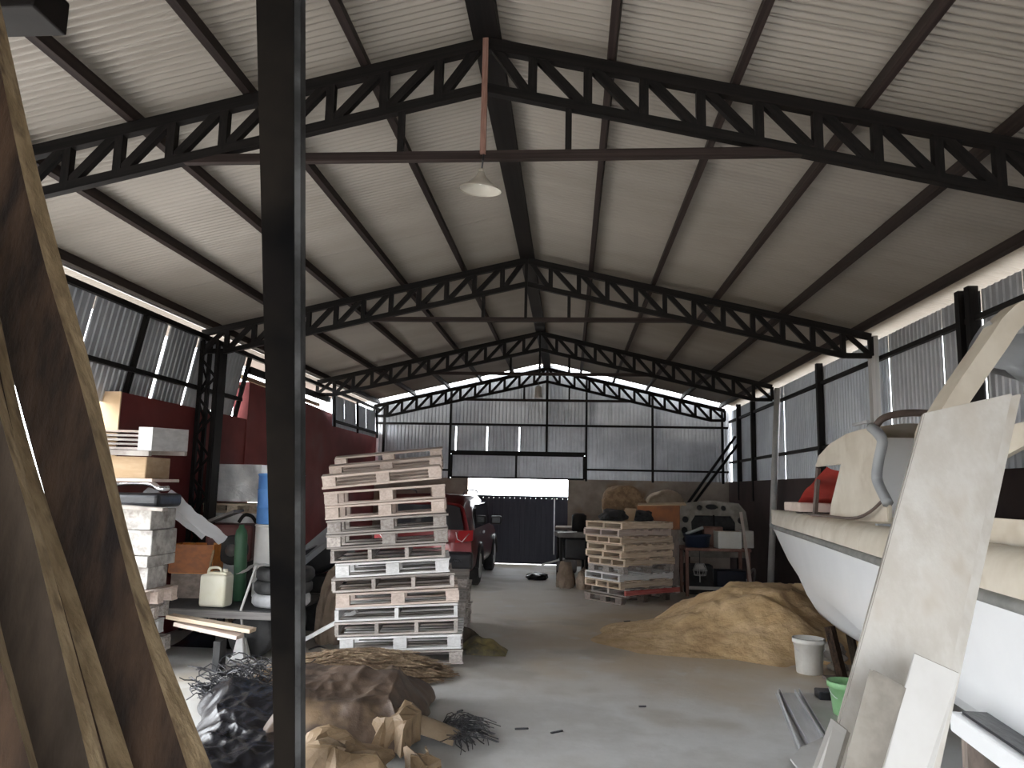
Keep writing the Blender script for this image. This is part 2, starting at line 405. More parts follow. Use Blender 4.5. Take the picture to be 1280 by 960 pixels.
# ---- gable wall
wb = empty('wall_back', (0, 0, 0), kind='structure', label='corrugated end wall above stained masonry and a dark gate')
GX0, GX1 = -2.40, -0.04
plate('masonry', [(XL - 0.2, 0), (GX0, 0), (GX0, 1.97), (XL - 0.2, 1.97)], 'Y', YB, YB + 0.18, 'stained_wall', wb)
plate('masonry', [(GX1, 0), (XR + 0.2, 0), (XR + 0.2, 1.99), (GX1, 1.99)], 'Y', YB, YB + 0.18, 'stained_wall', wb)
top = lambda x: zroof(x) - 0.008
for a, b in ((XL - 0.05, -3.75), (-3.75, -2.84)): wall_sheet(wb, (a, YB + 0.06), (b, YB + 0.06), 1.95, 3.24, 'zinc', 0.085)
for a, b in ((0.38, 1.18), (1.18, 1.94), (1.94, 2.79), (2.79, XR + 0.06)): wall_sheet(wb, (a, YB + 0.06), (b, YB + 0.06), 1.97, 3.25, 'zinc', 0.085)
sl_ = [-2.84, -2.72, -2.05, -1.30, -0.55, 0.38]
for a, b, g in ((-2.84, -2.735, 0), (-2.705, -1.985, 0), (-1.955, -1.215, 0), (-1.19, -0.56, 0), (-0.56, 0.38, 0)):
    wall_sheet(wb, (a, YB + 0.06), (b, YB + 0.06), 2.60, 3.24, 'zinc', 0.085)
for a, b in ((-2.80, -1.27), (-1.25, 0.33)):
    wall_sheet(wb, (a, YB + 0.03), (b, YB + 0.03), 1.99, 2.545, 'zinc', 0.085)
xs = [XL - 0.1 + i * (XR - XL + 0.2) / 9 for i in range(10)]
for a, b in zip(xs, xs[1:]): wall_sheet(wb, (a, YB + 0.075), (b + 0.02, YB + 0.075), 3.19, top, 'zinc', 0.085)
for x in (-4.46, -2.85, -0.55, 0.38, 1.92, 3.52):
    zb = 2.56 if x == -0.55 else 1.95
    bar('wall_post', (x, YB, zb), (x, YB, zroof(x) - 0.10), 0.05, 0.06, 'steel_black', wb, up=(0, 1, 0))
for x0, x1, z, h in ((XL, XR, 3.24, 0.05), (-2.85, 0.38, 2.58, 0.075), (-2.80, 0.33, 2.53, 0.04), (-2.80, 0.33, 1.99, 0.04), (XL, -2.85, 2.15, 0.045), (0.38, XR, 2.22, 0.045)):
    bar('wall_rail', (x0, YB - 0.02, z), (x1, YB - 0.02, z), 0.05, h, 'steel_black', wb)
for x in (-2.80, -1.26, 0.33): bar('wall_post', (x, YB - 0.01, 1.99), (x, YB - 0.01, 2.53), 0.05, 0.04, 'steel_black', wb, up=(0, 1, 0))

gate = empty('door_1', (-1.22, YB + 0.1, 0), kind='structure', label='dark blue ribbed metal gate in the end wall')
n = 19
for i in range(n):
    w = 2.36 / n; x = -1.18 + w * (i + 0.5)
    box('gate_panel', (w * (1.02 if i % 2 else 0.86), 0.03, 1.53), (x, 0.012 * (i % 2), 0.02 + 0.765), 'gate_blue', gate)
box('gate_backing', (2.36, 0.01, 1.5), (0, 0.035, 0.77), 'gate_blue', gate)
bar('gate_rail', (-1.18, -0.03, 1.56), (1.18, -0.03, 1.56), 0.04, 0.05, 'gate_blue', gate)
bar('gate_rail', (-1.18, -0.03, 0.06), (1.18, -0.03, 0.06), 0.04, 0.05, 'gate_blue', gate)
bar('gate_edge', (0.87, -0.035, 0.25), (0.87, -0.035, 1.95), 0.02, 0.02, 'alu', gate, up=(0, 1, 0))
bar('gate_rod', (-0.12, 0.03, 1.58), (-0.12, 0.03, 1.96), 0.02, 0.02, 'steel_black', gate, up=(0, 1, 0))

# ---- right wall
wr = empty('wall_right', (0, 0, 0), kind='structure', label='tall zinc sheeting on a dark low wall beside the boat')
plate('masonry', [(Y0, 0), (YB, 0), (YB, 2.0), (Y0, 2.0)], 'X', XR, XR + 0.18, 'maroon_wall', wr)
ys = [Y0, -2.0, -1.0, 0.0, 0.95, 1.9, 2.85, 3.8, 4.72, 5.62, 6.45, 7.1, 7.85, 8.6, 9.15, 10.05, 10.9, 11.45, 12.35, 13.0, 13.6, 14.6, 15.5, 16.4, 17.3, 17.93]
slit = {6.45: .018, 7.1: 0.03, 7.85: .022, 9.15: .035, 10.9: .012, 13.6: .05}
for a, b in zip(ys, ys[1:]):
    g = slit.get(b, 0.0)
    wall_sheet(wr, (XR + 0.09, a), (XR + 0.09, b - g), 1.99, 3.64, 'zinc' if b < 9.2 else 'zinc_white', 0.10)
bar('wall_rail', (XR + 0.04, Y0, 3.38), (XR + 0.04, YB, 3.38), 0.05, 0.05, 'steel_black', wr)
bar('wall_rail', (XR + 0.04, 9.2, 2.44), (XR + 0.04, YB, 2.44), 0.05, 0.05, 'steel_black', wr)
for y in (4.85, 7.12, 7.30, 11.45, 15.6, 16.9): bar('wall_post', (XR + 0.02, y, 1.6), (XR + 0.02, y, 3.68), 0.09, 0.08, 'steel_black', wr, up=(0, 1, 0))

# ---- left wall: open bay, low red wall, high red wall, metal flaps above
wl = empty('wall_left', (0, 0, 0), kind='structure', label='red painted wall with tilted zinc flaps above')
plate('red_wall', [(7.5, 0), (10.6, 0), (10.6, 2.66), (7.5, 2.66)], 'X', XL - 0.2, XL, 'red_paint', wl)
plate('red_wall', [(10.6, 0), (10.8, 0), (10.8, 1.88), (12.8, 1.88), (12.8, 0), (YB, 0), (YB, 3.02), (13.2, 3.16), (10.6, 3.2)], 'X', XL - 0.2, XL + 0.02, 'red_paint', wl)  # includes an unseen doorway gap, added to let daylight into the far end
plate('red_wall', [(Y0, 0), (BAY, 0), (BAY, 2.66), (Y0, 2.66)], 'X', XL - 0.2, XL, 'red_paint', wl)
wf = plate('wall_front', [(XL - .2, 0), (FD0, 0), (FD0, 3.0), (FD1, 3.0), (FD1, 0), (XR + .2, 0), (XR + .2, 3.55), (RX, 4.55), (XL - .2, 3.55)], 'Y', Y0 - .2, Y0, 'stained_wall'); tag(wf, kind='structure')
box('wall_end', (0.24, 0.02, 2.66), (XL - 0.10, 7.49, 1.33), 'tan_plaster', wl)
yl = [-3.0, -2.0, -1.0, 0, 1.0, 2.0, 3.0, 4.0, 5.0, 6.0, 6.95, 7.72, 8.35, 9.05, 9.85, 10.45]
gl = {6.95: 0.012, 7.72: 0.0, 8.35: 0.05, 9.05: 0.03, 9.85: 0.035}
for a, b in zip(yl, yl[1:]):
    g = gl.get(b, 0.006)
    wall_sheet(wl, (XL + 0.02, b - g), (XL + 0.02, a), 2.55, 3.60, 'zinc', 0.10, tilt=(-0.20, 0))
for a, b in ((14.15, 14.95), (14.96, 15.8), (15.81, 16.6), (16.61, 17.4)):
    wall_sheet(wl, (XL + 0.10, b), (XL + 0.10, a), 2.86, 3.47, 'zinc_white', 0.10, tilt=(0.04, 0))
bar('wall_rail', (XL + 0.06, Y0, 3.56), (XL + 0.06, YB, 3.56), 0.05, 0.06, 'steel_black', wl)
bar('wall_rail', (XL - 0.05, Y0, 2.93), (XL - 0.05, 10.5, 2.93), 0.05, 0.05, 'steel_black', wl)
for y in (-1.0, 1.5, 4.0, 5.6, 7.78, 10.48): bar('flap_post', (XL + 0.06, y, 3.58), (XL - 0.14, y, 2.55), 0.05, 0.05, 'steel_black', wl, up=(0, 1, 0))
for y in (14.15, 15.75, 17.38): bar('flap_post', (XL + 0.15, y, 3.5), (XL + 0.19, y, 2.84), 0.04, 0.05, 'steel_black', wl, up=(0, 1, 0))
bar('wall_rail', (XL + 0.19, 14.15, 2.95), (XL + 0.19, 17.4, 2.95), 0.04, 0.05, 'steel_black', wl)
bar('wall_rail', (XL + 0.04, 10.5, 3.36), (XL + 0.04, 14.2, 3.36), 0.06, 0.10, 'steel_black', wl)
bar('loose_batten', (XL - 0.12, 10.6, 3.28), (XL - 0.16, 14.2, 3.26), 0.05, 0.06, 'timber_edge', wl)
bar('loose_batten', (XL - 0.15, 10.55, 3.13), (XL - 0.13, 13.0, 3.24), 0.05, 0.05, 'timber_edge', wl)
bar('eave_strip', (XL - 0.02, Y0, 3.72), (XL - 0.02, YB, 3.72), 0.02, 0.05, 'zinc', wl)
for y in (9.15,):
    c = empty('lattice_column', (XL + 0.16, y, 0), label='black lattice steel column in front of the red wall', cat='column')
    for dx, dy in ((-0.1, -0.1), (0.1, -0.1), (-0.1, 0.1), (0.1, 0.1)):
        box('corner_angle', (0.045, 0.045, 3.5), (dx, dy, 1.75), 'steel_black', c)
    for k in range(14):
        z = 0.1 + k * 0.245; s = 1 if k % 2 else -1
        bar('lacing_bar', (-0.1 * s, -0.12, z), (0.1 * s, -0.12, z + 0.245), 0.012, 0.03, 'steel_black', c)
        bar('lacing_bar', (-0.12, -0.1 * s, z), (-0.12, 0.1 * s, z + 0.245), 0.012, 0.03, 'steel_black', c)
    box('side_plate', (0.012, 0.2, 3.4), (0.125, 0, 1.7), 'steel_black', c)
c = box('steel_column', (0.09, 0.10, 3.64), (XR - 0.06, 9.22, 1.82), 'steel_grey')
tag(c, 'pale grey square steel column behind the boat cabin', 'column')
p1 = px(972, 487, Y=13.6); p2 = px(964, 712, Y=13.45); p2 = p1 + (p2 - p1) * ((p1.z - 0.0) / (p1.z - p2.z))
c = tube('steel_column', [p1 + Vector((0, 0, 0.02)), p2], 0.055, 'steel_grey', n=12)
tag(c, 'pale grey round steel pipe column standing beyond the boat bow', 'column')

# ================================================================== PALLETS
ORD = ('lowest', 'second', 'third', 'fourth', 'fifth', 'sixth', 'seventh', 'eighth', 'ninth', 'tenth', 'eleventh', 'twelfth', 'topmost')
def pallet(loc, rz, kind, mat, label, group, w=1.2, d=1.0, tilt=(0, 0), front=None):
    """kind: 'block' (3x3 blocks), 'four' or 'three' stringers running front to back; local -y is the open face"""
    t = empty('wooden_pallet', loc, 0, label, 'pallet', group)
    t.rotation_mode = 'XYZ'; t.rotation_euler = (tilt[0], tilt[1], rz)
    R = random.Random(label)
    bt = 0.018; HS = 0.094 if w > 1.05 else 0.072
    for y in (-d / 2 + 0.05, 0, d / 2 - 0.05):
        box('bottom_board', (w - R.random() * 0.015, 0.095, bt), (R.uniform(-.004, .004), y, bt / 2), mat, t)
    if kind == 'block':
        for y in (-d / 2 + 0.06, 0, d / 2 - 0.06):
            for x in (-w / 2 + 0.07, 0, w / 2 - 0.07):
                box('block', (0.13, 0.10, HS), (x + R.uniform(-.01, .01), y, bt + HS / 2), mat, t)
    else:
        k = 4 if kind == 'four' else 3
        for i in range(k):
            x = -w / 2 + 0.02 + (w - 0.04) * i / (k - 1)
            box('stringer', (0.038, d, HS), (x, 0, bt + HS / 2), front if (front and i == k - 1) else mat, t)
    nb = 7
    for i in range(nb):
        y = -d / 2 + 0.05 + (d - 0.10) * i / (nb - 1)
        box('deck_board', (w + R.uniform(-.015, .012), 0.085 + R.uniform(-.01, .02), 0.020), (R.uniform(-.006, .006), y + R.uniform(-.006, .006), bt + HS + 0.0105 + R.uniform(0, .003)), mat, t)
    return t
PH = 0.1355
# tall leaning stack left of the aisle
z = 0.0; cx, cy = -1.72, 8.08
kinds = ('block', 'block', 'four', 'three', 'block', 'four', 'block', 'four', 'block', 'block', 'block', 'block')
mats = ('pallet_grey', 'pallet_white', 'pallet_grey', 'pallet_white', 'pallet_pink', 'pallet_grey', 'pallet_white', 'pallet_grey', 'pallet_grey', 'pallet_grey', 'pallet_pink', 'pallet_pink')
rr = random.Random(3)
for i in range(12):
    ty_ = -radians(2.0 + 0.28 * i)
    zz = z + 0.6 * sin(-ty_) * 0.97
    pallet((cx + 0.05 - 0.025 * i + rr.uniform(-.025, .025), cy + rr.uniform(-.02, .02), zz), radians(9 + rr.uniform(-2, 2)), kinds[i], mats[i],
           'pale weathered wooden pallet, %s in the tall leaning stack beside the straw' % (ORD[i] if i < 11 else 'second from the top'), 'tall leaning pallet stack', w=1.2 if i not in (6, 7) else 1.13, tilt=(0, ty_))
    z += PH + 0.0045
# the topmost lies upside down and slopes toward the camera
t = pallet((cx - 0.25, cy - 0.03, z + 0.335), radians(7), 'block', 'pallet_pink', 'pinkish wooden pallet lying upside down and sloping on top of the tall stack', 'tall leaning pallet stack', w=1.2, d=0.95)
t.rotation_euler = (pi + radians(15), radians(-6.5), radians(7)); 
# short stack hidden behind the first
for i in range(5):
    pallet((-1.86 + 0.02 * (i % 2), 9.75, i * 0.135), radians(2 + i), 'block', 'pallet_grey', 'grey wooden pallet, %s in the short stack behind the tall one' % (ORD[i] if i < 4 else 'topmost'), 'short pallet stack behind the tall one')
# right stack, corner toward the camera
rz = radians(-49.5); ex, ey = Vector((cos(rz), sin(rz))), Vector((-sin(rz), cos(rz)))
cn = Vector((0.80, 12.15)); z = 0.0
k2 = ('block', 'three', 'four', 'three', 'block', 'four', 'three', 'three', 'four', 'three', 'three')
m2 = ('pallet_dark', 'pallet_grey', 'pallet_tan', 'pallet_white', 'pallet_grey', 'pallet_tan', 'pallet_tan', 'pallet_tan', 'pallet_tan', 'pallet_pink', 'pallet_tan')
for i in range(11):
    r_ = rz + radians(rr.uniform(-3, 3)); w_, d_ = (0.82, 1.2)
    if i in (0, 4): w_, d_ = 0.82, 1.16
    c = cn + ex * (-0.41) + ey * 0.6 + ex * rr.uniform(-.035, .03) + ey * rr.uniform(-.03, .03)
    if i == 1: c = c + ey * 0.12
    pallet((c.x, c.y, z), r_, k2[i], m2[i], '%s wooden pallet, %s in the stack left of the sand heap' % ('red-faced' if i == 1 else {'pallet_dark': 'dark brown', 'pallet_white': 'whitish', 'pallet_grey': 'greyish', 'pallet_tan': 'pale brown', 'pallet_pink': 'pinkish brown'}[m2[i]], ORD[i] if i < 10 else 'topmost'),
           'pallet stack beside the sand heap', w=w_, d=d_, front='pallet_red' if i == 1 else None)
    z += 0.1145
Z2 = z

# ================================================================== SAND HEAP
def sandz(x, y):
    n_ = lambda s, o: noise.noise(Vector((x * s, y * s, o)))
    def hill(cx, cy, rx, ry, h, p=1.35):
        d = sqrt(((x - cx) / rx) ** 2 + ((y - cy) / ry) ** 2) * (1 + 0.16 * n_(1.6, 3.0))
        return h * max(0, 1 - d) ** p * (1 + 0.0 * d)
    z = max(hill(2.42, 10.05, 1.55, 1.75, 0.80, 1.05), hill(3.05, 10.3, 1.2, 1.6, 0.66, 1.05), hill(1.75, 9.85, 1.4, 1.3, 0.30, 1.1), hill(1.5, 9.5, 1.25, 1.1, 0.10, 1.0))
    z *= 1 + 0.20 * n_(2.3, 1.0) + 0.12 * n_(5.5, 2.0)
    return min(z, 0.60 + 0.05 * n_(3, 5.0) + 0.15 * (z - 0.60) if z > 0.6 else z)
def sfn(u, v):
    x, y = 0.1 + 3.5 * u, 8.2 + 3.7 * v; z = sandz(x, y)
    return (x, y, z + (0.012 * noise.noise(Vector((x * 14, y * 14, 0))) if z > 0.02 else 0) - 0.006)
o = grid('sand_heap', sfn, 130, 130, 'sand'); tag(o, 'heap of yellow building sand spilled on the concrete floor', 'sand heap')

# ================================================================== BOAT
BX = 2.62
boat = empty('motor_boat', (BX, 6.0, 0), label='large white motor boat hull with cream deck propped along the wall', cat='boat')
def interp(tab, y):
    for (a, fa), (b, fb) in zip(tab, tab[1:]):
        if a <= y <= b or b <= y <= a: return fa + (fb - fa) * (y - a) / (b - a)
    return tab[0][1] if abs(y - tab[0][0]) < abs(y - tab[-1][0]) else tab[-1][1]
HB = [(10.23, 0.0), (9.9, 0.075), (9.3, 0.155), (8.5, 0.25), (7.6, 0.355), (6.75, 0.46), (5.0, 0.69), (4.1, 0.80), (3.5, 0.87), (3.0, 0.92), (1.4, 0.95)]
KZ = [(10.23, 1.335), (9.54, 0.968), (9.07, 0.80), (8.74, 0.62), (8.41, 0.51), (7.82, 0.455), (7.25, 0.44), (1.4, 0.42)]
RZ = 1.345
YS = [10.23, 10.1, 9.9, 9.7, 9.54, 9.3, 9.07, 8.9, 8.74, 8.55, 8.41, 8.1, 7.82, 7.5, 7.25, 6.9, 6.5, 6.0, 5.5, 5.0, 4.5, 4.1, 3.5, 3.0, 2.4, 1.9, 1.4]
SEC = [(0, 0), (0.30, 0.06), (0.58, 0.17), (0.78, 0.34), (0.86, 0.37), (0.91, 0.55), (0.96, 0.78), (1.0, 1.0)]
bowSEC = [(0, 0), (0.10, 0.08), (0.24, 0.22), (0.40, 0.40), (0.48, 0.46), (0.62, 0.62), (0.80, 0.82), (1.0, 1.0)]
V, Fc = [], []; ns = 2 * len(SEC) - 1
for y in YS:
    b, k = interp(HB, y), interp(KZ, y); f = min(1, max(0, (9.6 - y) / 3.6))
    half = [((s[0] * f + q[0] * (1 - f)) * b, k + (s[1] * f + q[1] * (1 - f)) * (RZ - k)) for s, q in zip(SEC, bowSEC)]
    row = [(-x, z) for x, z in half[::-1]] + half[1:]
    for x, z in row: V.append((x, y - 6.0, z))
for i in range(len(YS) - 1):
    for j in range(ns - 1): Fc.append((i * ns + j, i * ns + j + 1, (i + 1) * ns + j + 1, (i + 1) * ns + j))
Fc.append(tuple((len(YS) - 1) * ns + j for j in range(ns)))
mesh_obj('hull', V, Fc, 'gel_white', boat, True)
for s in (-1, 1):                                     # rub rail along the sheer
    tube('rub_rail', [(s * (interp(HB, y) + 0.004), y - 6.0, RZ) for y in YS], 0.028, 'rub_rail', boat, n=8)
    # rolled cream gunwale above the rail
    prof = [(0.005, 0.0), (0.0, 0.09), (-0.025, 0.16), (-0.075, 0.20), (-0.15, 0.205)]
    V, Fc = [], []
    for y in YS:
        b = interp(HB, y); q = min(1.0, b / 0.16) if b < 0.16 else 1.0
        for dx, dz in prof: V.append((s * max(0.0, b + dx * q), y - 6.0 + (0.02 if b < .05 else 0), RZ + dz))
    n = len(prof)
    for i in range(len(YS) - 1):
        for j in range(n - 1): Fc.append((i * n + j, i * n + j + 1, (i + 1) * n + j + 1, (i + 1) * n + j))
    mesh_obj('gunwale', V, Fc, 'gel_cream', boat, True)
    # inner side of the cockpit
    V, Fc = [], []
    yy = [y for y in YS if y < 5.9]
    for y in yy:
        b = interp(HB, y) - 0.15
        for x, z in ((b, RZ + 0.205), (b - 0.01, RZ), (b - 0.03, 0.85)): V.append((s * x, y - 6.0, z))
    for i in range(len(yy) - 1):
        for j in range(2): Fc.append((i * 3 + j, i * 3 + j + 1, (i + 1) * 3 + j + 1, (i + 1) * 3 + j))
    mesh_obj('cockpit_liner', V, Fc, 'boat_grey', boat, True)
V, Fc = [], []; yy = [y for y in YS if y >= 5.5]
for y in yy:
    b = max(0.0, interp(HB, y) - 0.15 * min(1.0, interp(HB, y) / 0.16))
    for k in range(5): V.append((-b + 2 * b * k / 4, y - 6.0, RZ + 0.203 + 0.03 * sin(pi * k / 4) * min(1, b * 3)))
for i in range(len(yy) - 1):
    for j in range(4): Fc.append((i * 5 + j, i * 5 + j + 1, (i + 1) * 5 + j + 1, (i + 1) * 5 + j))
mesh_obj('foredeck', V, Fc, 'gel_cream', boat, True)
plate('cockpit_floor', [(-0.75, 1.45 - 6), (0.75, 1.45 - 6), (0.62, 3.4 - 6), (0.42, 5.4 - 6), (-0.42, 5.4 - 6), (-0.62, 3.4 - 6)], 'Z', 0.84, 0.87, 'boat_grey', boat)
plate('bulkhead', [(-0.48, 0.85), (0.48, 0.85), (0.50, 1.56), (-0.50, 1.56)], 'Y', 5.50 - 6, 5.54 - 6, 'boat_grey', boat)
# cabin: outline traced on its side plane, window notch at the front, curved rear opening
CAB = [(7.39, 2.009), (7.272, 2.116), (6.985, 2.201), (6.567, 2.261), (6.238, 2.273), (6.015, 2.27), (5.882, 2.204), (5.82, 2.145), (5.903, 2.013), (5.951, 1.891), (5.892, 1.809), (5.768, 1.73), (5.78, 1.56), (6.094, 1.545), (7.045, 1.545), (6.98, 1.68), (6.703, 2.012)]
xc = 2.30 - BX
cab = plate('cabin_side', [(y - 6.0, z) for y, z in CAB], 'X', xc, xc + 0.035, 'gel_cream', boat, bev=0.008)
plate('cabin_side', [(y - 6.0, z) for y, z in CAB], 'X', -xc - 0.035, -xc, 'gel_cream', boat, bev=0.008)
topl = [(7.36, 2.03), (7.25, 2.12), (6.98, 2.20), (6.567, 2.26), (6.238, 2.272), (6.03, 2.268)]
V, Fc = [], []
for y, z in topl:
    for k in range(9):
        u = -1 + 2 * k / 8; V.append((-xc * u * 0.99, y - 6.0, z + 0.05 * (1 - u * u) - 0.01))
for i in range(len(topl) - 1):
    for j in range(8): Fc.append((i * 9 + j, i * 9 + j + 1, (i + 1) * 9 + j + 1, (i + 1) * 9 + j))
mesh_obj('cabin_roof', V, Fc, 'gel_cream', boat, True)
rim = [(5.76, 1.70), (5.885, 1.809), (5.94, 1.891), (5.893, 2.013), (5.81, 2.145), (5.87, 2.21), (6.0, 2.27)]
for s in (-1, 1): tube('rim_seal', smooth_path([(s * (xc + 0.0) * -1, y - 6.0, z) for y, z in rim], 4), 0.04, 'boat_grey', boat, n=8)
tube('cabin_hoop', smooth_path([(xc + 0.01, -0.02, 2.25), (xc + 0.06, -0.05, 2.33), (xc + 0.18, -0.06, 2.37), (0, -0.06, 2.38), (-xc - 0.18, -0.06, 2.37), (-xc - 0.06, -0.05, 2.33), (-xc - 0.01, -0.02, 2.25)], 5), 0.028, 'rubber_brown', boat, n=8)
for s_ in (-1, 1): bar('window_pillar', (s_ * xc * 0.93, 7.36 - 6, 2.0), (s_ * xc * 0.93, 7.50 - 6, 1.57), 0.03, 0.06, 'rubber_brown', boat)
bar('grab_rail', (xc + 0.02, 0.10, 2.325), (xc + 0.02, 0.42, 2.325), 0.03, 0.02, 'alu', boat)
plate('inner_bulkhead', [(xc + 0.04, 1.56), (-xc - 0.04, 1.56), (-xc - 0.04, 2.24), (xc + 0.04, 2.24)], 'Y', 0.62, 0.65, 'gel_white', boat)
tube('deck_hose', smooth_path([(xc - 0.02, 5.80 - 6, 1.72), (xc - 0.06, 5.95 - 6, 1.63), (xc - 0.09, 6.2 - 6, 1.575), (xc - 0.10, 6.8 - 6, 1.57), (xc - 0.05, 7.6 - 6, 1.57)], 5), 0.012, 'rubber_brown', boat, n=6)
# raised arch over the cockpit
AR = smooth_path([(1.86 - BX, 0, 1.52), (1.80 - BX, 0, 2.02), (1.90 - BX, 0, 2.22), (2.05 - BX, 0, 2.43), (2.16 - BX, 0, 2.575), (2.255 - BX, 0, 2.70), (2.38 - BX, 0, 2.79), (2.62 - BX, 0, 2.83)], 5)
AR = AR + [Vector((-p.x, p.y, p.z)) for p in AR[-2::-1]]
V, Fc = [], []; th = 0.10
for i, p in enumerate(AR):
    a, b = AR[max(0, i - 1)], AR[min(len(AR) - 1, i + 1)]; t_ = (b - a).normalized(); nn = Vector((-t_.z, 0, t_.x))
    for dn, dy in ((0.0, -0.07), (0.0, 0.09), (-th, 0.09), (-th, -0.07)): V.append(p + nn * dn + Vector((0, dy - 2.0 + 0.10 * (p.z - 1.5), 0)))
for i in range(len(AR) - 1):
    for j in range(4): Fc.append((i * 4 + j, i * 4 + (j + 1) % 4, (i + 1) * 4 + (j + 1) % 4, (i + 1) * 4 + j))
mesh_obj('targa_arch', V, Fc, 'gel_cream', boat, False)
# helm console and side screen seen past the boards
plate('side_screen', [(2.85 - 6, 1.54), (4.4 - 6, 1.54), (4.1 - 6, 1.95), (3.5 - 6, 2.08), (2.85 - 6, 2.10)], 'X', -0.66, -0.63, 'gel_cream', boat, holes=[[(3.05 - 6, 1.66), (4.0 - 6, 1.66), (3.85 - 6, 1.88), (3.45 - 6, 1.98), (3.05 - 6, 2.0)]], bev=0.0)
rbox('helm_console', (0.5, 0.6, 0.75), (0.15, 4.3 - 6, 1.24), 'black_plastic', boat, bev=0.05)
rbox('cockpit_seat', (0.5, 0.9, 0.55), (-0.38, 3.2 - 6, 1.14), 'gel_cream', boat, bev=0.08, seg=3)
for y, x in ((7.7, -0.02), (3.4, -0.1)):
    st = empty('boat_prop', (BX + x, y, 0), label='dark timber prop under the boat keel near the %s' % ('bucket' if y > 5 else 'boards'), cat='prop')
    bar('post', (-0.02, -0.04, 0), (-0.10, 0.05, 0.50), 0.08, 0.07, 'timber_face', st)
    bar('post', (0.22, 0.25, 0), (0.10, 0.10, 0.47), 0.06, 0.06, 'timber_grey', st)
    box('foot_board', (0.5, 0.12, 0.03), (0.1, 0.1, 0.015), 'pallet_dark', st)
# things lying on the foredeck
o = grid('red_tarpaulin', lambda u, v: Vector((2.30 + 0.5 * u, 7.05 + 1.05 * v, 1.60 + 0.40 * (1 - v) ** 0.8 * (1 - 0.4 * u) + 0.03 * noise.noise(Vector((u * 4, v * 4, 1))))), 14, 14, 'red_tarp')
tag(o, 'red tarpaulin heaped in front of the boat cabin window', 'tarpaulin')
o = rbox('wood_offcut', (0.36, 0.55, 0.09), (2.44, 8.05, 1.625), 'pallet_pink', bev=0.012); tag(o, 'weathered wood board lying on the boat foredeck by the red tarpaulin', 'board')
o = rbox('cardboard_box', (0.26, 0.34, 0.2), (2.53, 6.90, 1.67), 'cardboard', bev=0.006, rot=(0, 0, .3)); tag(o, 'small brown cardboard box inside the boat cabin window', 'box')
o = lathe('black_cleat_bin', [(0.05, 0), (0.075, 0.02), (0.08, 0.09), (0.06, 0.10)], 'black_plastic', n=14, loc=(2.42, 8.25, 1.555)); o.name = 'black_pot'; tag(o, 'small black pot on the boat foredeck edge', 'pot')
o = grid('grey_cover', lambda u, v: Vector((2.20 + 0.8 * u, 4.1 + 0.25 * sin(v * 5) + 0.05 * sin(u * 17), 2.68 - 0.42 * v + 0.06 * noise.noise(Vector((u * 5, v * 5, 4))) - 0.12 * sin(u * pi))), 20, 14, 'boat_grey')
tag(o, 'crumpled grey cover slung under the boat arch', 'cover')

# ================================================================== BOARDS AGAINST THE BOAT
def slab(name, quad, th, mat, label, edge='board_edge', cat='board', back=None):
    """four corner points (bl, br, tr, tl) facing the camera; thickness goes back"""
    q = [Vector(p) for p in quad]; nrm = (q[1] - q[0]).cross(q[3] - q[0]).normalized()
    if nrm.dot(Vector((0, 0, CAMH)) - q[0]) > 0: nrm = -nrm
    bm = bmesh.new(); a = [bm.verts.new(p) for p in q]; b = [bm.verts.new(p + nrm * th) for p in q]
    bm.faces.new(a); bm.faces.new(b[::-1])
    for i in range(4): bm.faces.new((a[i], b[i], b[(i + 1) % 4], a[(i + 1) % 4]))
    bmesh.ops.bevel(bm, geom=list(bm.edges), offset=min(0.004, th * 0.25), segments=2, affect='EDGES')
    c = sum(q, Vector()) / 4
    for v in bm.verts: v.co -= c
    o = bm_obj(name, bm, mat); o.location = c; o.data.materials.append(MATS[edge])
    for p in o.data.polygons:
        if abs(p.normal.dot(nrm)) < 0.88: p.material_index = 1
    return tag(o, label, cat)
def lean(x0, y0, x1, y1, Ya, Yb, zf=0.0):
    """edge line through pixel (x0,y0) at depth Ya (top) and (x1,y1) at depth Yb, run on down to height zf"""
    a, b = px(x0, y0, Y=Ya), px(x1, y1, Y=Yb); t = (a.z - zf) / (a.z - b.z); return a, a + (b - a) * t
lt, lb = lean(1155, 516, 1063, 850, 2.95, 2.62); rt, rb = lean(1266, 491, 1190, 832, 2.98, 2.65)
slab('leaning_sheet', [lb, rb, rt, lt], 0.022, 'board_white', 'tall stained off-white panel leaning against the boat')
d = Vector((0.04, 0.11, 0.0))
lt2, lb2 = lt + (rt - lt) * 0.2 + d, lb + (rb - lb) * 0.2 + d; rt2, rb2 = rt + d + (rt - lt) * 0.17, rb + d + (rb - lb) * 0.18
slab('leaning_sheet', [Vector((lb2.x, lb2.y, 0)), Vector((rb2.x, rb2.y, 0)), rt2, lt2], 0.022, 'board_white', 'second off-white panel hidden directly behind the tall leaning one')
lt, lb = lean(1142, 815, 1104, 960, 2.42, 2.30); rt, rb = lean(1200, 841, 1167, 960, 2.44, 2.33)
slab('leaning_sheet', [lb, rb, rt, lt], 0.014, 'board_clean', 'short clean white panel leaning on the lower right of the tall one')
lt, lb = lean(1086, 834, 1052, 960, 2.34, 2.22); rt, rb = lean(1128, 856, 1096, 960, 2.35, 2.24)
slab('leaning_sheet', [lb, rb, rt, lt], 0.016, 'board_stain', 'narrow white panel with a brown stain leaning before the tall one')
lt, lb = lean(1038, 896, 1014, 960, 2.52, 2.44); rt, rb = lean(1060, 913, 1046, 960, 2.50, 2.42)
slab('leaning_sheet', [lb, rb, rt, lt], 0.012, 'board_clean', 'smallest white panel at the left foot of the leaning sheets')
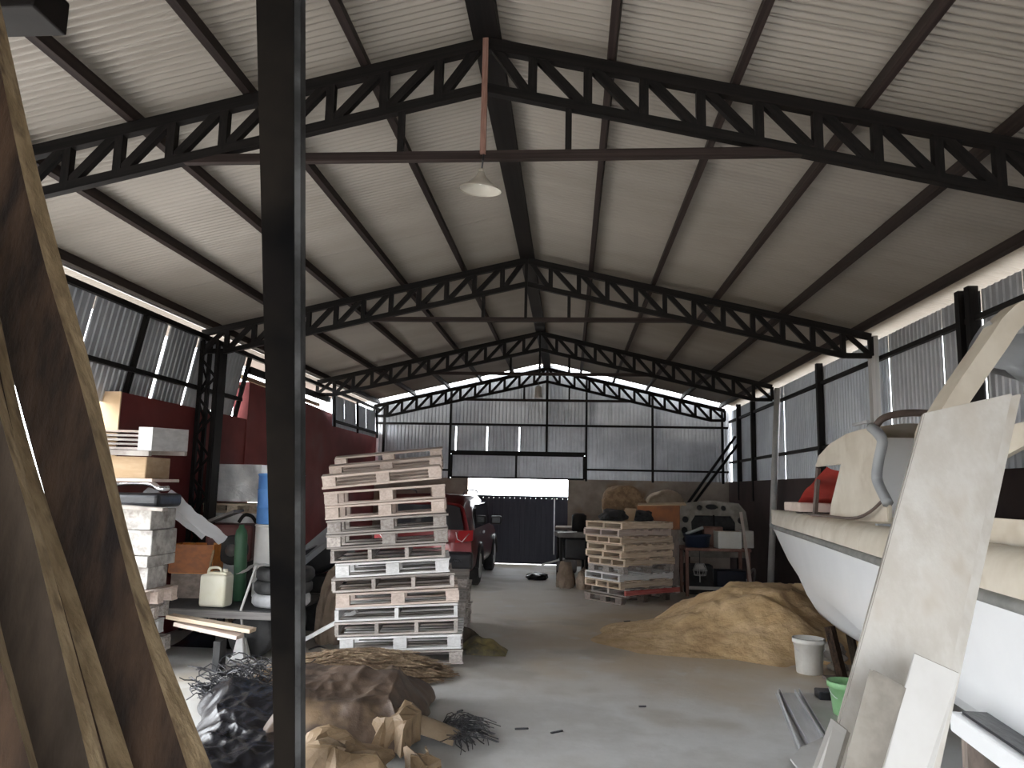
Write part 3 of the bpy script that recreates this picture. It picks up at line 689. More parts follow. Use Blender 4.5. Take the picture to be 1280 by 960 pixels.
# white slab with black mat beside the boards
a, b = px(1186, 888, z=.78), px(1300, 968, z=.78)
t = empty('white_step', (a.x, a.y, 0), atan2(b.y - a.y, b.x - a.x), 'low white step with a black mat on top beside the boat', 'step')
L_ = (b - a).length + .3
rbox('step_body', (L_, 0.30, 0.09), (L_ / 2, 0.15, 0.735), 'gel_white', t, bev=0.012)
box('mat', (L_ - .08, 0.25, 0.012), (L_ / 2, 0.165, 0.786), 'black_plastic', t)
for x in (.1, L_ - .1): box('leg', (0.06, 0.26, 0.69), (x, 0.15, 0.345), 'pallet_dark', t)

# ================================================================== FLOOR THINGS ON THE RIGHT
def bucket(name, c, r0, r1, h, mat, label, hmat='alu'):
    t = empty(name, c, 0, label, 'bucket')
    lathe('body', [(r0 * .96, 0), (r0, 0.005), (r1, h), (r1 + .012, h), (r1 + .012, h - .025), (r1 + 0.004, h - .03)][:4] + [(r1 - .006, h), (r0 - .008, 0.02)], mat, t, n=28)
    lathe('rim', [(r1 + .001, h - .05), (r1 + .012, h - .045), (r1 + .012, h - .005), (r1, h)], mat, t, n=28, cap=False)
    tube('handle', [(cos(a) * (r1 + .012), sin(a) * 0.5 * r1 - .02, h - .05 - abs(sin(a)) * r1 * .75) for a in [pi + pi * k / 12 for k in range(13)]], 0.003, hmat, t, n=5)
    return t
g = px(1012, 841, z=0); bucket('white_bucket', (g.x, g.y, 0), 0.125, 0.145, 0.335, 'bucket_white', 'dirty white plastic bucket standing before the sand heap')
g = px(1055, 893, z=0); bucket('green_bucket', (g.x + .02, g.y, 0), 0.10, 0.13, 0.26, 'green_plastic', 'pale green bucket half hidden behind the leaning sheets')
g = px(1036, 873, z=0); o = rbox('black_tray', (0.20, 0.16, 0.07), (g.x, g.y, 0.035), 'black_plastic', bev=0.01); tag(o, 'small black tray on the floor beside the green bucket', 'tray')
for i, (xa, ya, xb, yb, w) in enumerate(((972, 868, 1000, 940, 0.035), (984, 868, 1024, 940, 0.13), (999, 866, 1040, 936, 0.03))):
    a, b = px(xa, ya, z=0.0), px(xb, yb, z=0.0); t = empty('metal_channel', ((a + b) / 2), 0, ('thin pale metal strip, outermost of the three on the floor', 'wide pale metal channel lying between two thin strips', 'thin pale metal strip nearest the leaning sheets')[i], 'metal strip', 'metal strips on the floor')
    h = (b - a) / 2
    if w > 0.1:
        bar('web', (-h.x, -h.y, 0.012), (h.x, h.y, 0.012), w, 0.006, 'alu', t)
        pr_ = Vector((h.y, -h.x, 0)).normalized() * w / 2
        for s in (-1, 1): bar('flange', (-h.x + s * pr_.x, -h.y + s * pr_.y, 0.025), (h.x + s * pr_.x, h.y + s * pr_.y, 0.025), 0.006, 0.05, 'alu', t)
    else:
        bar('web', (-h.x, -h.y, 0.02), (h.x, h.y, 0.02), 0.006, 0.04, 'alu', t); bar('flange', (-h.x, -h.y, 0.004), (h.x, h.y, 0.004), w, 0.006, 'alu', t)
q = [px(*p, z=0.03) for p in ((1000, 938), (1028, 925), (1060, 930), (1040, 968), (1000, 968), (988, 952))]
o = plate('white_offcut', [(p.x, p.y) for p in q], 'Z', 0.036, 0.05, 'board_clean', bev=0.003); tag(o, 'flat pale offcut lying across the near ends of the metal strips', 'offcut')
# rubble and scraps by the boat prop
def chunk(loc, s, seed, mat='rubble'):
    bm = bmesh.new(); bmesh.ops.create_icosphere(bm, subdivisions=3, radius=1)
    for v in bm.verts:
        n_ = noise.noise(v.co * 1.7 + Vector((seed, 0, 0))); v.co = v.co * (1 + 0.35 * n_ + 0.12 * noise.noise(v.co * 4.5 + Vector((0, seed, 0)))); v.co = Vector((v.co.x * s[0], v.co.y * s[1], v.co.z * s[2]))
    for v in bm.verts: v.co.z = max(v.co.z, -0.5 * s[2])
    zm = min(v.co.z for v in bm.verts)
    for v in bm.verts: v.co.z -= zm
    o = bm_obj('rubble_chunk', bm, mat); o.location = loc; return o
for i, (x, y, s, l) in enumerate(((1035, 826, (.22, .16, .13), 'largest grey rubble lump behind the white bucket'), (1000, 818, (.12, .1, .05), 'low grey rubble lump left of the white bucket'), (1022, 800, (.16, .12, .15), 'brownish rubble lump at the foot of the sand heap'), (975, 812, (.07, .06, .03), 'small rubble piece at the sand edge left of the bucket'), (1048, 838, (.10, .08, .06), 'small rubble lump against the boat prop'))):
    g = px(x, y, z=0); tag(chunk((g.x, g.y, 0), s, i * 3.1, 'rubble' if i != 2 else 'sack_brown'), l, 'rubble', 'rubble lumps by the sand')

# ================================================================== CAR BY THE GATE
car = empty('suv_car', (-2.52, 15.4, 0), radians(0), 'dark red estate car parked facing the gate, seen from behind', 'car')
HW, L0, L1 = 0.90, -2.1, 2.1                       # half width, tail, nose (local y)
def car_sec(y):
    """half outline (x, z) from sill to roof centre at length y"""
    t = (y - L0) / (L1 - L0)
    belt = 0.98 if t < 0.72 else 0.98 - 0.10 * ((t - 0.72) / 0.28)
    if t < 0.02: roof = 1.48
    elif t < 0.5: roof = 1.62
    elif t < 0.72: roof = 1.62 - 0.62 * max(0, (t - 0.5) / 0.22) ** 1.1
    else: roof = belt + 0.02
    w = HW * (0.94 if t < 0.02 else 0.99 if t < 0.1 else 1.0 if t < 0.85 else 1.0 - 0.14 * ((t - 0.85) / 0.15) ** 2)
    top = max(roof, belt + 0.015)
    wt = w * (0.80 if roof > belt + 0.3 else 0.92)
    return [(w * 0.90, 0.30), (w * 0.985, 0.42), (w, 0.62), (w * 0.985, 0.84), (w * 0.95, belt), (w * 0.95 + (wt - w * 0.95) * 0.85, belt + (top - belt) * 0.82), (wt * 0.90, belt + (top - belt) * 0.97), (wt * 0.5, top), (0, top + 0.01)]
ysec = [L0, L0 + 0.07, L0 + 0.2, L0 + 0.5, L0 + 1.0, -0.4, 0.0, 0.3, 0.6, 0.9, 1.2, 1.6, 1.9, L1]
V, Fc = [], []
for y in ysec:
    h = car_sec(y); row = h + [(-x, z) for x, z in h[-2::-1]]
    for x, z in row: V.append((x, y, z))
n = len(row)
for i in range(len(ysec) - 1):
    for j in range(n): Fc.append((i * n + j, i * n + (j + 1) % n, (i + 1) * n + (j + 1) % n, (i + 1) * n + j))
Fc.append(tuple(range(n))); Fc.append(tuple((len(ysec) - 1) * n + j for j in range(n)))
mesh_obj('body', V, Fc, 'car_red', car, True).data.polygons[-1].use_smooth = False
plate('rear_window', [(-0.70, 1.02), (0.70, 1.02), (0.62, 1.40), (0.5, 1.44), (-0.5, 1.44), (-0.62, 1.40)], 'Y', L0 - 0.02, L0 + 0.02, 'car_glass', car)
for s in (-1, 1):
    tl = plate('tail_lamp', [(s * 0.55, 0.80), (s * 0.86, 0.84), (s * 0.87, 1.02), (s * 0.62, 1.00)], 'Y', L0 - 0.05, L0 + 0.12, 'lamp_red', car)
    tube('lamp_chrome', [(s * 0.57, L0 - 0.055, 0.98), (s * 0.60, L0 - 0.057, 0.86), (s * 0.68, L0 - 0.057, 0.82), (s * 0.80, L0 - 0.055, 0.96)], 0.008, 'lamp_clear', tl, n=5)
    plate('side_window', [(-1.75, 1.03), (-0.05, 1.03), (0.62, 1.03), (0.10, 1.40), (-0.2, 1.46), (-1.5, 1.45), (-1.75, 1.38)], 'X', s * 0.80, s * 0.86, 'car_glass', car)
    tube('roof_rail', smooth_path([(s * 0.62, -1.7, 1.62), (s * 0.64, -1.5, 1.69), (s * 0.64, 0.0, 1.69), (s * 0.62, 0.25, 1.62)], 5), 0.016, 'machine_grey', car, n=6)
    mr = rbox('mirror', (0.22, 0.10, 0.17), (s * 1.02, 0.42, 1.10), 'black_plastic', car, bev=0.03)
    rbox('fog_lamp', (0.16, 0.03, 0.06), (s * 0.62, L0 - 0.085, 0.50), 'lamp_clear' if s > 0 else 'lamp_red', car, bev=0.01)
    rbox('door_handle', (0.03, 0.16, 0.04), (s * 0.90, -0.75, 0.92), 'alu', car, bev=0.008)
    for y in (-1.32, 1.32):
        w = lathe('wheel', [(0.10, -0.10), (0.30, -0.11), (0.345, -0.08), (0.345, 0.08), (0.30, 0.11), (0.10, 0.10)], 'rubber', car, n=28, loc=(s * 0.80, y, 0.345), rot=(0, pi / 2, 0))
        lathe('wheel_rim', [(0.02, -0.01), (0.20, 0.0), (0.215, 0.012), (0.215, 0.0)], 'alu', w, n=20, loc=(0, 0, s * 0.105))
        tube('wheel_arch', [(s * 0.905, y + 0.40 * cos(a), 0.345 + 0.40 * sin(a)) for a in [pi * k / 12 for k in range(13)]], 0.035, 'black_plastic', car, n=6)
rbox('rear_bumper', (1.74, 0.20, 0.30), (0, L0 - 0.0, 0.50), 'black_plastic', car, bev=0.05)
rbox('front_bumper', (1.56, 0.2, 0.3), (0, L1 - 0.0, 0.48), 'black_plastic', car, bev=0.05)
rbox('underbody', (1.5, 3.7, 0.16), (0, 0, 0.32), 'black_plastic', car, bev=0.02)
rbox('tailgate_handle', (0.8, 0.04, 0.06), (0, L0 - 0.02, 0.80), 'alu', car, bev=0.015)
rbox('tow_bar', (0.10, 0.22, 0.10), (0.30, L0 - 0.05, 0.28), 'black_plastic', car, bev=0.02)

# ================================================================== FOREGROUND POST AND TIMBERS
def quadbar(name, edges, th, mats, label, cat, zf, zt):
    """plank given by its left and right front edges as (top point, bottom point); runs from zf to zt; th goes back. mats: face, edge"""
    (la, lb), (ra, rb) = edges
    at = lambda a, b, z: a + (b - a) * ((a.z - z) / (a.z - b.z))
    n = 8; t = empty(name, at(la, lb, zf), 0, label, cat)
    o0 = Vector(t.location); rows = []
    for i in range(n + 1):
        z = zf + (zt - zf) * i / n; l, r = at(la, lb, z), at(ra, rb, z)
        rows.append((l - o0, r - o0))
    nrm = (rows[0][1] - rows[0][0]).cross(rows[-1][0] - rows[0][0]).normalized()
    if nrm.y < 0: nrm = -nrm
    sd = (rows[0][1] - rows[0][0]).normalized()
    V, Fc = [], []
    for l, r in rows: V += [l, r, r + nrm * th, l + nrm * th]
    for i in range(n):
        for j in range(4): Fc.append((i * 4 + j, i * 4 + (j + 1) % 4, i * 4 + 4 + (j + 1) % 4, i * 4 + 4 + j))
    Fc += [(0, 3, 2, 1), (n * 4, n * 4 + 1, n * 4 + 2, n * 4 + 3)]
    mesh_obj('shaft', V, Fc, mats[0], t)
    return t, rows, nrm, sd
# dark steel post, leaning a little toward the camera at the top
la, lb = px(320, 0, Y=1.30), px(343, 960, Y=1.62); ra, rb = px(367, 0, Y=1.30), px(368, 960, Y=1.62)
post, rows, nrm, sd = quadbar('steel_post', ((la, lb), (ra, rb)), 0.05, ('post_steel', None), 'dark steel post close to the camera, leaning slightly, with a worn pale edge', 'post', 0.0, 4.15)
V, Fc = [], []
for i, (l, r) in enumerate(rows):
    w = 0.010
    V += [r + nrm * 0.004, r + sd * w + nrm * 0.010, r + sd * w + nrm * 0.045, r + nrm * 0.045]
for i in range(len(rows) - 1):
    for j in range(4): Fc.append((i * 4 + j, i * 4 + (j + 1) % 4, i * 4 + 4 + (j + 1) % 4, i * 4 + 4 + j))
Fc += [(0, 3, 2, 1), tuple(len(V) - 4 + k for k in range(4))]
mesh_obj('side_lip', V, Fc, 'post_worn', post)
# sawn timbers: side face dark, sawn edge pale, both traced as curved outlines
def timber(pts_l, pts_m, pts_r, Yt, Yb, th, face, label):
    """pts: matching pixel lists from top to bottom: far-left of the face, face/edge corner, right of the pale edge"""
    n = len(pts_m); t = empty('sawn_timber', (0, 0, 0), 0, label, 'timber', 'sawn timbers leaning close to the camera')
    L_, M_, R_ = [], [], []
    for i in range(n):
        y = pts_m[i][1]; Yd = Yt + (Yb - Yt) * (y + 100) / 1100.0
        L_.append(px(*pts_l[i], Y=Yd)); M_.append(px(*pts_m[i], Y=Yd)); R_.append(px(*pts_r[i], Y=Yd + 0.03))
    for A in (L_, M_, R_):
        # continue straight to the floor and up beyond the frame
        a = A[-1] + (A[-1] - A[-2]) * (A[-1].z / (A[-2].z - A[-1].z)); a.z = 0.0; A.append(a)
        b = A[0] + (A[0] - A[1]) * (0.35 / (A[0].z - A[1].z)); A.insert(0, b)
    L_, M_, R_ = smooth_path(L_, 4), smooth_path(M_, 4), smooth_path(R_, 4)
    base = Vector(M_[-1]); t.location = base; m = len(M_)
    back = Vector((-0.02, th, 0))
    V, Fc = [], []
    for l, c, r in zip(L_, M_, R_): V += [l - base, c - base, r + back - Vector((0, 0.03, 0)) - base, l + back - base]
    for i in range(m - 1):
        for j in (0, 2, 3): Fc.append((i * 4 + j, i * 4 + (j + 1) % 4, i * 4 + 4 + (j + 1) % 4, i * 4 + 4 + j))
    Fc += [(0, 3, 2, 1), tuple(len(V) - 4 + k for k in range(4))]
    mesh_obj('face', V, Fc, face, t)
    V2, F2 = [], []
    for c, r in zip(M_, R_): V2 += [c - base, r + back - Vector((0, 0.03, 0)) - base]
    for i in range(m - 1): F2.append((i * 2, i * 2 + 1, i * 2 + 3, i * 2 + 2))
    mesh_obj('sawn_edge', V2, F2, 'timber_edge', t)
    return t
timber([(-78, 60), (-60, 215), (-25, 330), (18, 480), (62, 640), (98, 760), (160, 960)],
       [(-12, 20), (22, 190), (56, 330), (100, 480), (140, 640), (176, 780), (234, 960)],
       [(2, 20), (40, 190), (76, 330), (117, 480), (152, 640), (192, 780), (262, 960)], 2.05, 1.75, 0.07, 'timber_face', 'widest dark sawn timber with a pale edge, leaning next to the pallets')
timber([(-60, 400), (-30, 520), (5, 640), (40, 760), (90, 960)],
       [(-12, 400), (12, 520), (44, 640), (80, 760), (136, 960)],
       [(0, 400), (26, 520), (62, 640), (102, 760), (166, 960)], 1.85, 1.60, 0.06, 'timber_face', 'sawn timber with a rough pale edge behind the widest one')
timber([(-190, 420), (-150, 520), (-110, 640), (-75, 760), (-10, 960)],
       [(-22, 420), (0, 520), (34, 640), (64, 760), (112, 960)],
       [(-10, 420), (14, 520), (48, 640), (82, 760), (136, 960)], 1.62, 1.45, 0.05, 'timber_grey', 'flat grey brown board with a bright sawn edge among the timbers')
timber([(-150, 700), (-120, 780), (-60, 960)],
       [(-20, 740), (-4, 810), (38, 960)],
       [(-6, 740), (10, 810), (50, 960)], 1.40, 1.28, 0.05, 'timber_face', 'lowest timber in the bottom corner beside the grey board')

# ================================================================== LAMPS AND FIXTURES
def pendant(loc, r, h, cord, label):
    t = empty('pendant_lamp', loc, 0, label, 'lamp'); 
    sh = lathe('lamp_shade', [(r, 0), (r * 0.97, h * .1), (r * .55, h * .42), (r * .2, h * .82), (r * .16, h), (r * .13, h), (r * .17, h * .8), (r * .52, h * .38), (r * .95, h * .07)], 'enamel', t, n=36, cap=False)
    lathe('socket', [(r * .14, h * .7), (r * .14, h * 1.15), (r * .05, h * 1.2)], 'enamel', t, n=14)
    lathe('light_bulb', [(0.004, h * .32), (0.018, h * .38), (0.02, h * .5), (0.014, h * .7)], 'bulb', t, n=14)
    tube('cord', [(0, 0, h * 1.15), (0.004, 0, h * 1.15 + cord)], 0.006, 'wire_black', t, n=6)
    return t
p = px(599, 233, Y=4.42); lz = ZR - 0.16 - 0.75
o = pendant((p.x, 4.46, p.z - 0.01), 0.132, 0.115, max(0.02, lz - p.z - 0.135), 'white enamel cone lamp hanging under the first truss'); o.rotation_euler = (radians(5), radians(4), 0)
p = px(673, 497, Y=16.2); t = empty('small_hanging_lamp', (p.x, 16.2, p.z), 0, 'small pale lamp hanging high before the end wall', 'lamp')
lathe('lamp_body', [(0.08, 0), (0.085, 0.02), (0.075, 0.22), (0.03, 0.26)], 'enamel', t, n=16); tube('cord', [(0, 0, 0.26), (0, 0, ZR - 0.10 - p.z)], 0.006, 'wire_black', t, n=5)
# dark metal box up under the roof
q = px(62, 27, Y=2.9); o = rbox('junction_box', (0.34, 0.22, 0.16), (q.x - 0.165, 2.9, q.z + 0.08), 'steel_black', bev=0.01); tag(o, 'dark metal box fixed under the roof in the top corner', 'box')
bar('bracket', (0, 0, 0.07), (0, 0, zroof(q.x) - q.z - 0.16), 0.05, 0.05, 'steel_black', o)

# ================================================================== LEFT HEAP OF PALLETS AND SCRAP
gx = -4.40
heap = ((0.0, 'pallet_white', 'block'), (0.15, 'pallet_grey', 'block'), (0.30, 'pallet_white', 'block'), (0.46, 'pallet_grey', 'block'), (0.62, 'pallet_pink', 'block'))
hl = ('lowest grey wooden pallet under the scrap heap next to the timbers', 'second pallet from the floor in the scrap heap next to the timbers', 'third pallet from the floor in the scrap heap next to the timbers', 'fourth pallet from the floor in the scrap heap next to the timbers', 'uppermost of the five pallets under the scrap heap next to the timbers')
for i, (z, m, k) in enumerate(heap):
    pallet((gx - (0.03, -0.02, 0.05, 0.0, -0.08)[i], 7.14 - 0.02 * i, z), radians((2, -3, 1, 4, -2)[i]), k, m, hl[i], 'pallets under the scrap heap', w=1.06, d=0.56)
ZH = 0.755
def blockat(x, y, w, h, Yd, dep, mat, label, name='timber_block', cat='block', bev=0.008, rz=0.0, grp=None):
    """box whose front lower left corner sits at pixel column x; sizes in metres; stands on height y"""
    return tag(rbox(name, (w, dep, h), (x + w / 2, Yd + dep / 2, y + h / 2), mat, bev=bev, rot=(0, 0, rz)), label, cat, grp)
blockat(-4.53, ZH, 0.40, 0.16, 6.93, 0.4, 'pallet_pink', 'brown wood block low in the scrap heap', rz=.05)
blockat(-4.11, ZH, 0.24, 0.20, 6.91, 0.35, 'block_grey', 'grey wood block beside the brown block in the scrap heap')
blockat(-4.83, ZH + 0.205, 0.98, 0.10, 6.85, 0.5, 'block_grey', 'long white painted beam across the blocks in the scrap heap')
z0 = ZH + 0.31
blockat(-4.40, z0, 0.56, 0.23, 6.88, 0.45, 'block_grey', 'large white wood block in the middle of the scrap heap')
blockat(-4.63, z0 + 0.235, 0.36, 0.17, 6.90, 0.45, 'block_grey', 'smaller grey block on the large white one in the scrap heap')
blockat(-4.24, z0 + 0.235, 0.38, 0.19, 6.87, 0.45, 'block_grey', 'white block upper right in the scrap heap')
t = empty('framed_pane', (-4.55, 6.81, z0), radians(8), 'small bright framed pane standing against the white block', 'frame')
box('pane', (0.13, 0.01, 0.32), (0, 0.0, 0.19), 'foil', t)
for x in (-0.075, 0.075): box('frame_side', (0.02, 0.03, 0.38), (x, 0, 0.19), 'alu', t)
for z in (0.01, 0.37): box('frame_end', (0.15, 0.03, 0.02), (0, 0, z), 'alu', t)
z1 = z0 + 0.435
o = rbox('black_car_trim', (1.0, 0.5, 0.13), (-4.33, 7.12, z1 + 0.068), 'black_plastic', bev=0.04, seg=3, rot=(0, 0, .05)); tag(o, 'glossy black car trim panel on top of the white blocks', 'car part')
t = empty('chrome_bumper', (-4.08, 6.92, z1 + 0.135), radians(6), 'bright chrome bumper lying on the black trim panel', 'bumper')
tube('bumper_bar', smooth_path([(-0.45, -0.08, 0.03), (-0.30, -0.10, 0.04), (-0.12, 0.02, 0.09), (0.12, 0.06, 0.09), (0.24, 0.0, 0.045), (0.31, 0.04, 0.05)], 6), [0.025] * 31, 'chrome', t, n=10)
for x in (-0.40, -0.33): lathe('reflector', [(0.01, 0.05), (0.055, 0.02), (0.06, 0)], 'chrome', t, n=16, loc=(x, -0.14, 0.02 + (x + .4)), rot=(radians(80), 0, 0))
o = rbox('grey_plank', (0.78, 0.16, 0.03), (-4.10, 6.8, z1 - 0.035 + 0.175 - 0.12 + 0.02), 'pallet_grey', bev=0.004, rot=(0, radians(3), radians(12))); o.location.z = z1 + 0.01; o.location.y = 6.77; tag(o, 'thin grey plank sticking out of the scrap heap', 'plank')
z2 = z1 + 0.24
blockat(-4.88, z2 + 0.0, 1.02, 0.03, 6.83, 0.5, 'pallet_pink', 'thin board shelf carrying the cardboard box in the scrap heap', 'shelf_board', 'board', bev=0.004)
t = empty('cardboard_box', (-4.40, 7.10, z2 + 0.032), radians(4), 'open brown cardboard box under the slatted pallet of the scrap heap', 'box')
for x, y, w, d in ((0, -0.24, 0.84, 0.012), (0, 0.24, 0.84, 0.012), (-0.42, 0, 0.012, 0.48), (0.42, 0, 0.012, 0.48)): box('side', (w, d, 0.20), (x, y, 0.10), 'cardboard', t)
box('bottom', (0.84, 0.48, 0.01), (0, 0, 0.005), 'cardboard', t)
box('flap', (0.38, 0.012, 0.09), (-0.22, -0.252, 0.155), 'orange_box', t, rot=(0, radians(9), 0))
t = empty('slatted_pallet', (-4.38, 7.06, z2 + 0.245), 0, 'grey slatted pallet lying tilted on top of the scrap heap', 'pallet'); t.rotation_euler = (radians(2.5), radians(0.5), radians(3))
rbox('front_rail', (1.05, 0.06, 0.05), (0, -0.36, 0.035), 'pallet_grey', t, bev=0.006); rbox('back_rail', (1.05, 0.06, 0.05), (0, 0.36, 0.035), 'pallet_grey', t, bev=0.006)
for k in range(5): box('slat', (0.92, 0.68 - 0.02 * k, 0.020), (-0.05, 0.0 + 0.03 * k, 0.075 + 0.040 * k), 'pallet_pink' if k == 4 else 'pallet_grey', t)
box('side_board', (0.13, 0.74, 0.22), (0.46, 0.02, 0.165), 'pallet_white', t); box('side_board', (0.10, 0.74, 0.22), (-0.54, 0.02, 0.165), 'pallet_grey', t)

# foil wrapped loads against the wall
for i, (z, h, lb_) in enumerate(((0.13, 1.22, 'lower foil wrapped load on the floor pallet by the red wall'), (1.50, 0.47, 'upper foil wrapped load stacked on the other by the red wall'))):
    pallet((-4.27, 9.85, z - 0.13), radians(1), 'block', 'pallet_tan', 'tan pallet under the %s foil wrapped load' % ('lower' if i == 0 else 'upper'), 'pallets under the foil loads', w=0.74, d=0.8)
    t = empty('wrapped_load', (-4.27, 9.85, z + 0.012), radians(1), lb_, 'wrapped load')
    bm = bmesh.new(); bmesh.ops.create_cube(bm, size=1.0); bmesh.ops.subdivide_edges(bm, edges=list(bm.edges), cuts=10, use_grid_fill=True)
    for v in bm.verts:
        v.co = Vector((v.co.x * 0.70, v.co.y * 0.76, (v.co.z + 0.5) * h)); f = 0.012 * noise.noise(v.co * 7 + Vector((i * 5, 0, 0))); v.co.x += f; v.co.y += f
        v.co.z = max(0.0, v.co.z)
    bm_obj('wrap', bm, 'foil', t, False)
    tube('wrap_edge', [(-0.34, -0.385, h * 0.9), (-0.30, -0.395, h * 0.6), (-0.31, -0.39, h * 0.2)], 0.008, 'film', t, n=5)

# ================================================================== LOW TRAILER WITH ITS LOAD
DZ = 0.50
tr = empty('flatbed_trailer', (-3.54, 8.22, 0), label='low flatbed trailer with a grey steel edge holding tyres and cans', cat='trailer')
rbox('deck', (1.5, 1.3, 0.05), (0, 0, DZ - 0.03), 'rubber', tr, bev=0.008)  # black deck stands in for the dark void of an open frame
bar('edge_rail', (-0.75, -0.68, DZ - 0.04), (0.75, -0.68, DZ - 0.05), 0.05, 0.07, 'machine_grey', tr); bar('edge_rail', (-0.75, 0.68, DZ - 0.04), (0.75, 0.68, DZ - 0.04), 0.05, 0.07, 'machine_grey', tr)
for s in (-1, 1):
    w = lathe('wheel', [(0.08, -0.08), (0.20, -0.085), (0.235, -0.06), (0.235, 0.06), (0.20, 0.085), (0.08, 0.08)], 'rubber', tr, n=24, loc=(0.35, s * 0.45, 0.235), rot=(pi / 2, 0, 0))
bar('axle', (0.35, -0.4, 0.235), (0.35, 0.4, 0.235), 0.05, 0.05, 'steel_black', tr)
for x in (-0.75, 0.05): box('prop_leg', (0.06, 0.06, DZ - 0.06), (x, -0.55, (DZ - 0.06) / 2), 'steel_black', tr)
t = tr; plate('stand_bracket', [(0.18, 0.0), (0.46, 0.0), (0.40, 0.03), (0.34, 0.22), (0.26, 0.22), (0.22, 0.04)], 'Y', -0.62, -0.58, 'pallet_white', tr)
tube('stake', [(0.36, -0.64, 0.04), (0.30, -0.66, 0.5), (0.40, -0.60, 0.92)], 0.014, 'steel_grey', tr, n=6)
for k in range(3):
    z = DZ + 0.002 + 0.128 * k
    o = lathe('rubber_tyre', [(0.17, 0.01), (0.27, 0.0), (0.295, 0.03), (0.295, 0.095), (0.27, 0.125), (0.17, 0.115), (0.155, 0.06), (0.17, 0.01)], 'rubber_dusty' if k == 0 else 'rubber', n=36, loc=(px(352, 745, Y=7.95).x + 0.015 * k, 7.95, z), cap=False)
    tag(o, ('dusty grey tyre at the bottom of the stack behind the steel post', 'middle black tyre of the stack behind the steel post', 'top black tyre of the stack behind the steel post')[k], 'tyre', 'tyre stack on the trailer')
o = grid('white_rag', lambda u, v: Vector((px(298, 725, Y=7.75).x + 0.36 * u, 7.68 + 0.2 * v, DZ + 0.40 + 0.03 * noise.noise(Vector((u * 5, v * 5, 8))) - 0.10 * max(0, 0.35 - u) * 2.0 + (0.02 if u > .3 else 0))), 14, 8, 'rag'); tag(o, 'crumpled white rag draped over the tyre stack', 'rag')
# jerrycan
jc = empty('jerrycan', (px(270, 745, Y=7.72).x, 7.72, DZ), radians(-4), 'yellowish white plastic jerrycan on the trailer edge', 'jerrycan')
rbox('body', (0.28, 0.19, 0.32), (0, 0, 0.162), 'jerry', jc, bev=0.03, seg=3); plate('shoulder', [(-0.12, 0.31), (0.13, 0.31), (0.12, 0.345), (-0.06, 0.345)], 'Y', -0.06, 0.06, 'jerry', jc, bev=0.008)
tube('handle', smooth_path([(-0.10, 0, 0.31), (-0.085, 0, 0.375), (0.02, 0, 0.38), (0.045, 0, 0.33)], 5), 0.014, 'jerry', jc, n=8); lathe('cap', [(0.024, 0.33), (0.026, 0.375), (0.02, 0.38)], 'jerry', jc, n=14, loc=(0.085, 0, -0.005))
# orange crate
oc = empty('orange_crate', (px(246, 700, Y=8.3).x, 8.3, DZ + 0.002), radians(5), 'open orange plastic crate on the trailer behind the jerrycan', 'crate')
for x, y, w, d in ((0, -0.16, 0.46, 0.014), (0, 0.16, 0.46, 0.014), (-0.23, 0, 0.014, 0.32), (0.23, 0, 0.014, 0.32)): box('side', (w, d, 0.30), (x, y, 0.42), 'orange_plastic' if y >= 0 else 'orange_box', oc)
box('bottom', (0.46, 0.32, 0.014), (0, 0, 0.27), 'orange_plastic', oc); box('stand', (0.42, 0.28, 0.262), (0, 0, 0.131), 'pallet_dark', oc)  # stand coloured dark to carry on the void behind the jerrycan
lathe('orange_pot', [(0.05, 0), (0.08, 0.02), (0.085, 0.14), (0.06, 0.18)], 'orange_plastic', oc, n=16, loc=(-0.10, 0, 0.40))
bar('stick', (0.17, -0.2, 0.0), (0.25, -0.19, 0.52), 0.02, 0.02, 'timber_edge', oc)
o = grid('clear_plastic_sheet', lambda u, v: Vector((-4.28 + 0.24 * u + 0.34 * v + 0.02 * sin(v * 9), 7.42 + 0.10 * u + 0.62 * v, 1.635 - 0.50 * v + 0.05 * sin(u * 7) + 0.03 * noise.noise(Vector((u * 5, v * 6, 2))))), 12, 18, 'film'); tag(o, 'milky plastic sheet hanging from the scrap heap toward the orange crate', 'plastic sheet')
# maroon hand cart with wheel and tilted lid
hc = empty('motor_cart', (px(280, 690, Y=8.62).x + .06, 8.62, DZ + 0.002), radians(8), 'dark maroon engine cart with a rubber wheel and tilted lid', 'cart')
rbox('body', (0.52, 0.36, 0.42), (0.02, 0.04, 0.57), 'maroon_paint', hc, bev=0.04); box('lid', (0.46, 0.40, 0.03), (-0.14, 0.02, 0.84), 'machine_grey', hc, rot=(0, radians(-22), 0))
w = lathe('wheel', [(0.06, -0.04), (0.14, -0.05), (0.165, -0.03), (0.165, 0.03), (0.14, 0.05), (0.06, 0.04)], 'rubber', hc, n=24, loc=(0.10, -0.20, 0.50), rot=(pi / 2, 0, 0)); lathe('hub', [(0.03, -0.055), (0.06, -0.045), (0.07, -0.03)], 'machine_grey', w, n=14, loc=(0, 0, 0.10))
tube('exhaust', smooth_path([(0.10, -0.05, 0.80), (0.16, -0.06, 0.88), (0.24, -0.05, 0.87), (0.28, 0, 0.80)], 4), 0.02, 'steel_black', hc, n=8)
for x in (-0.2, 0.22): box('leg', (0.05, 0.3, 0.37), (x, 0.06, 0.185), 'steel_black', hc)
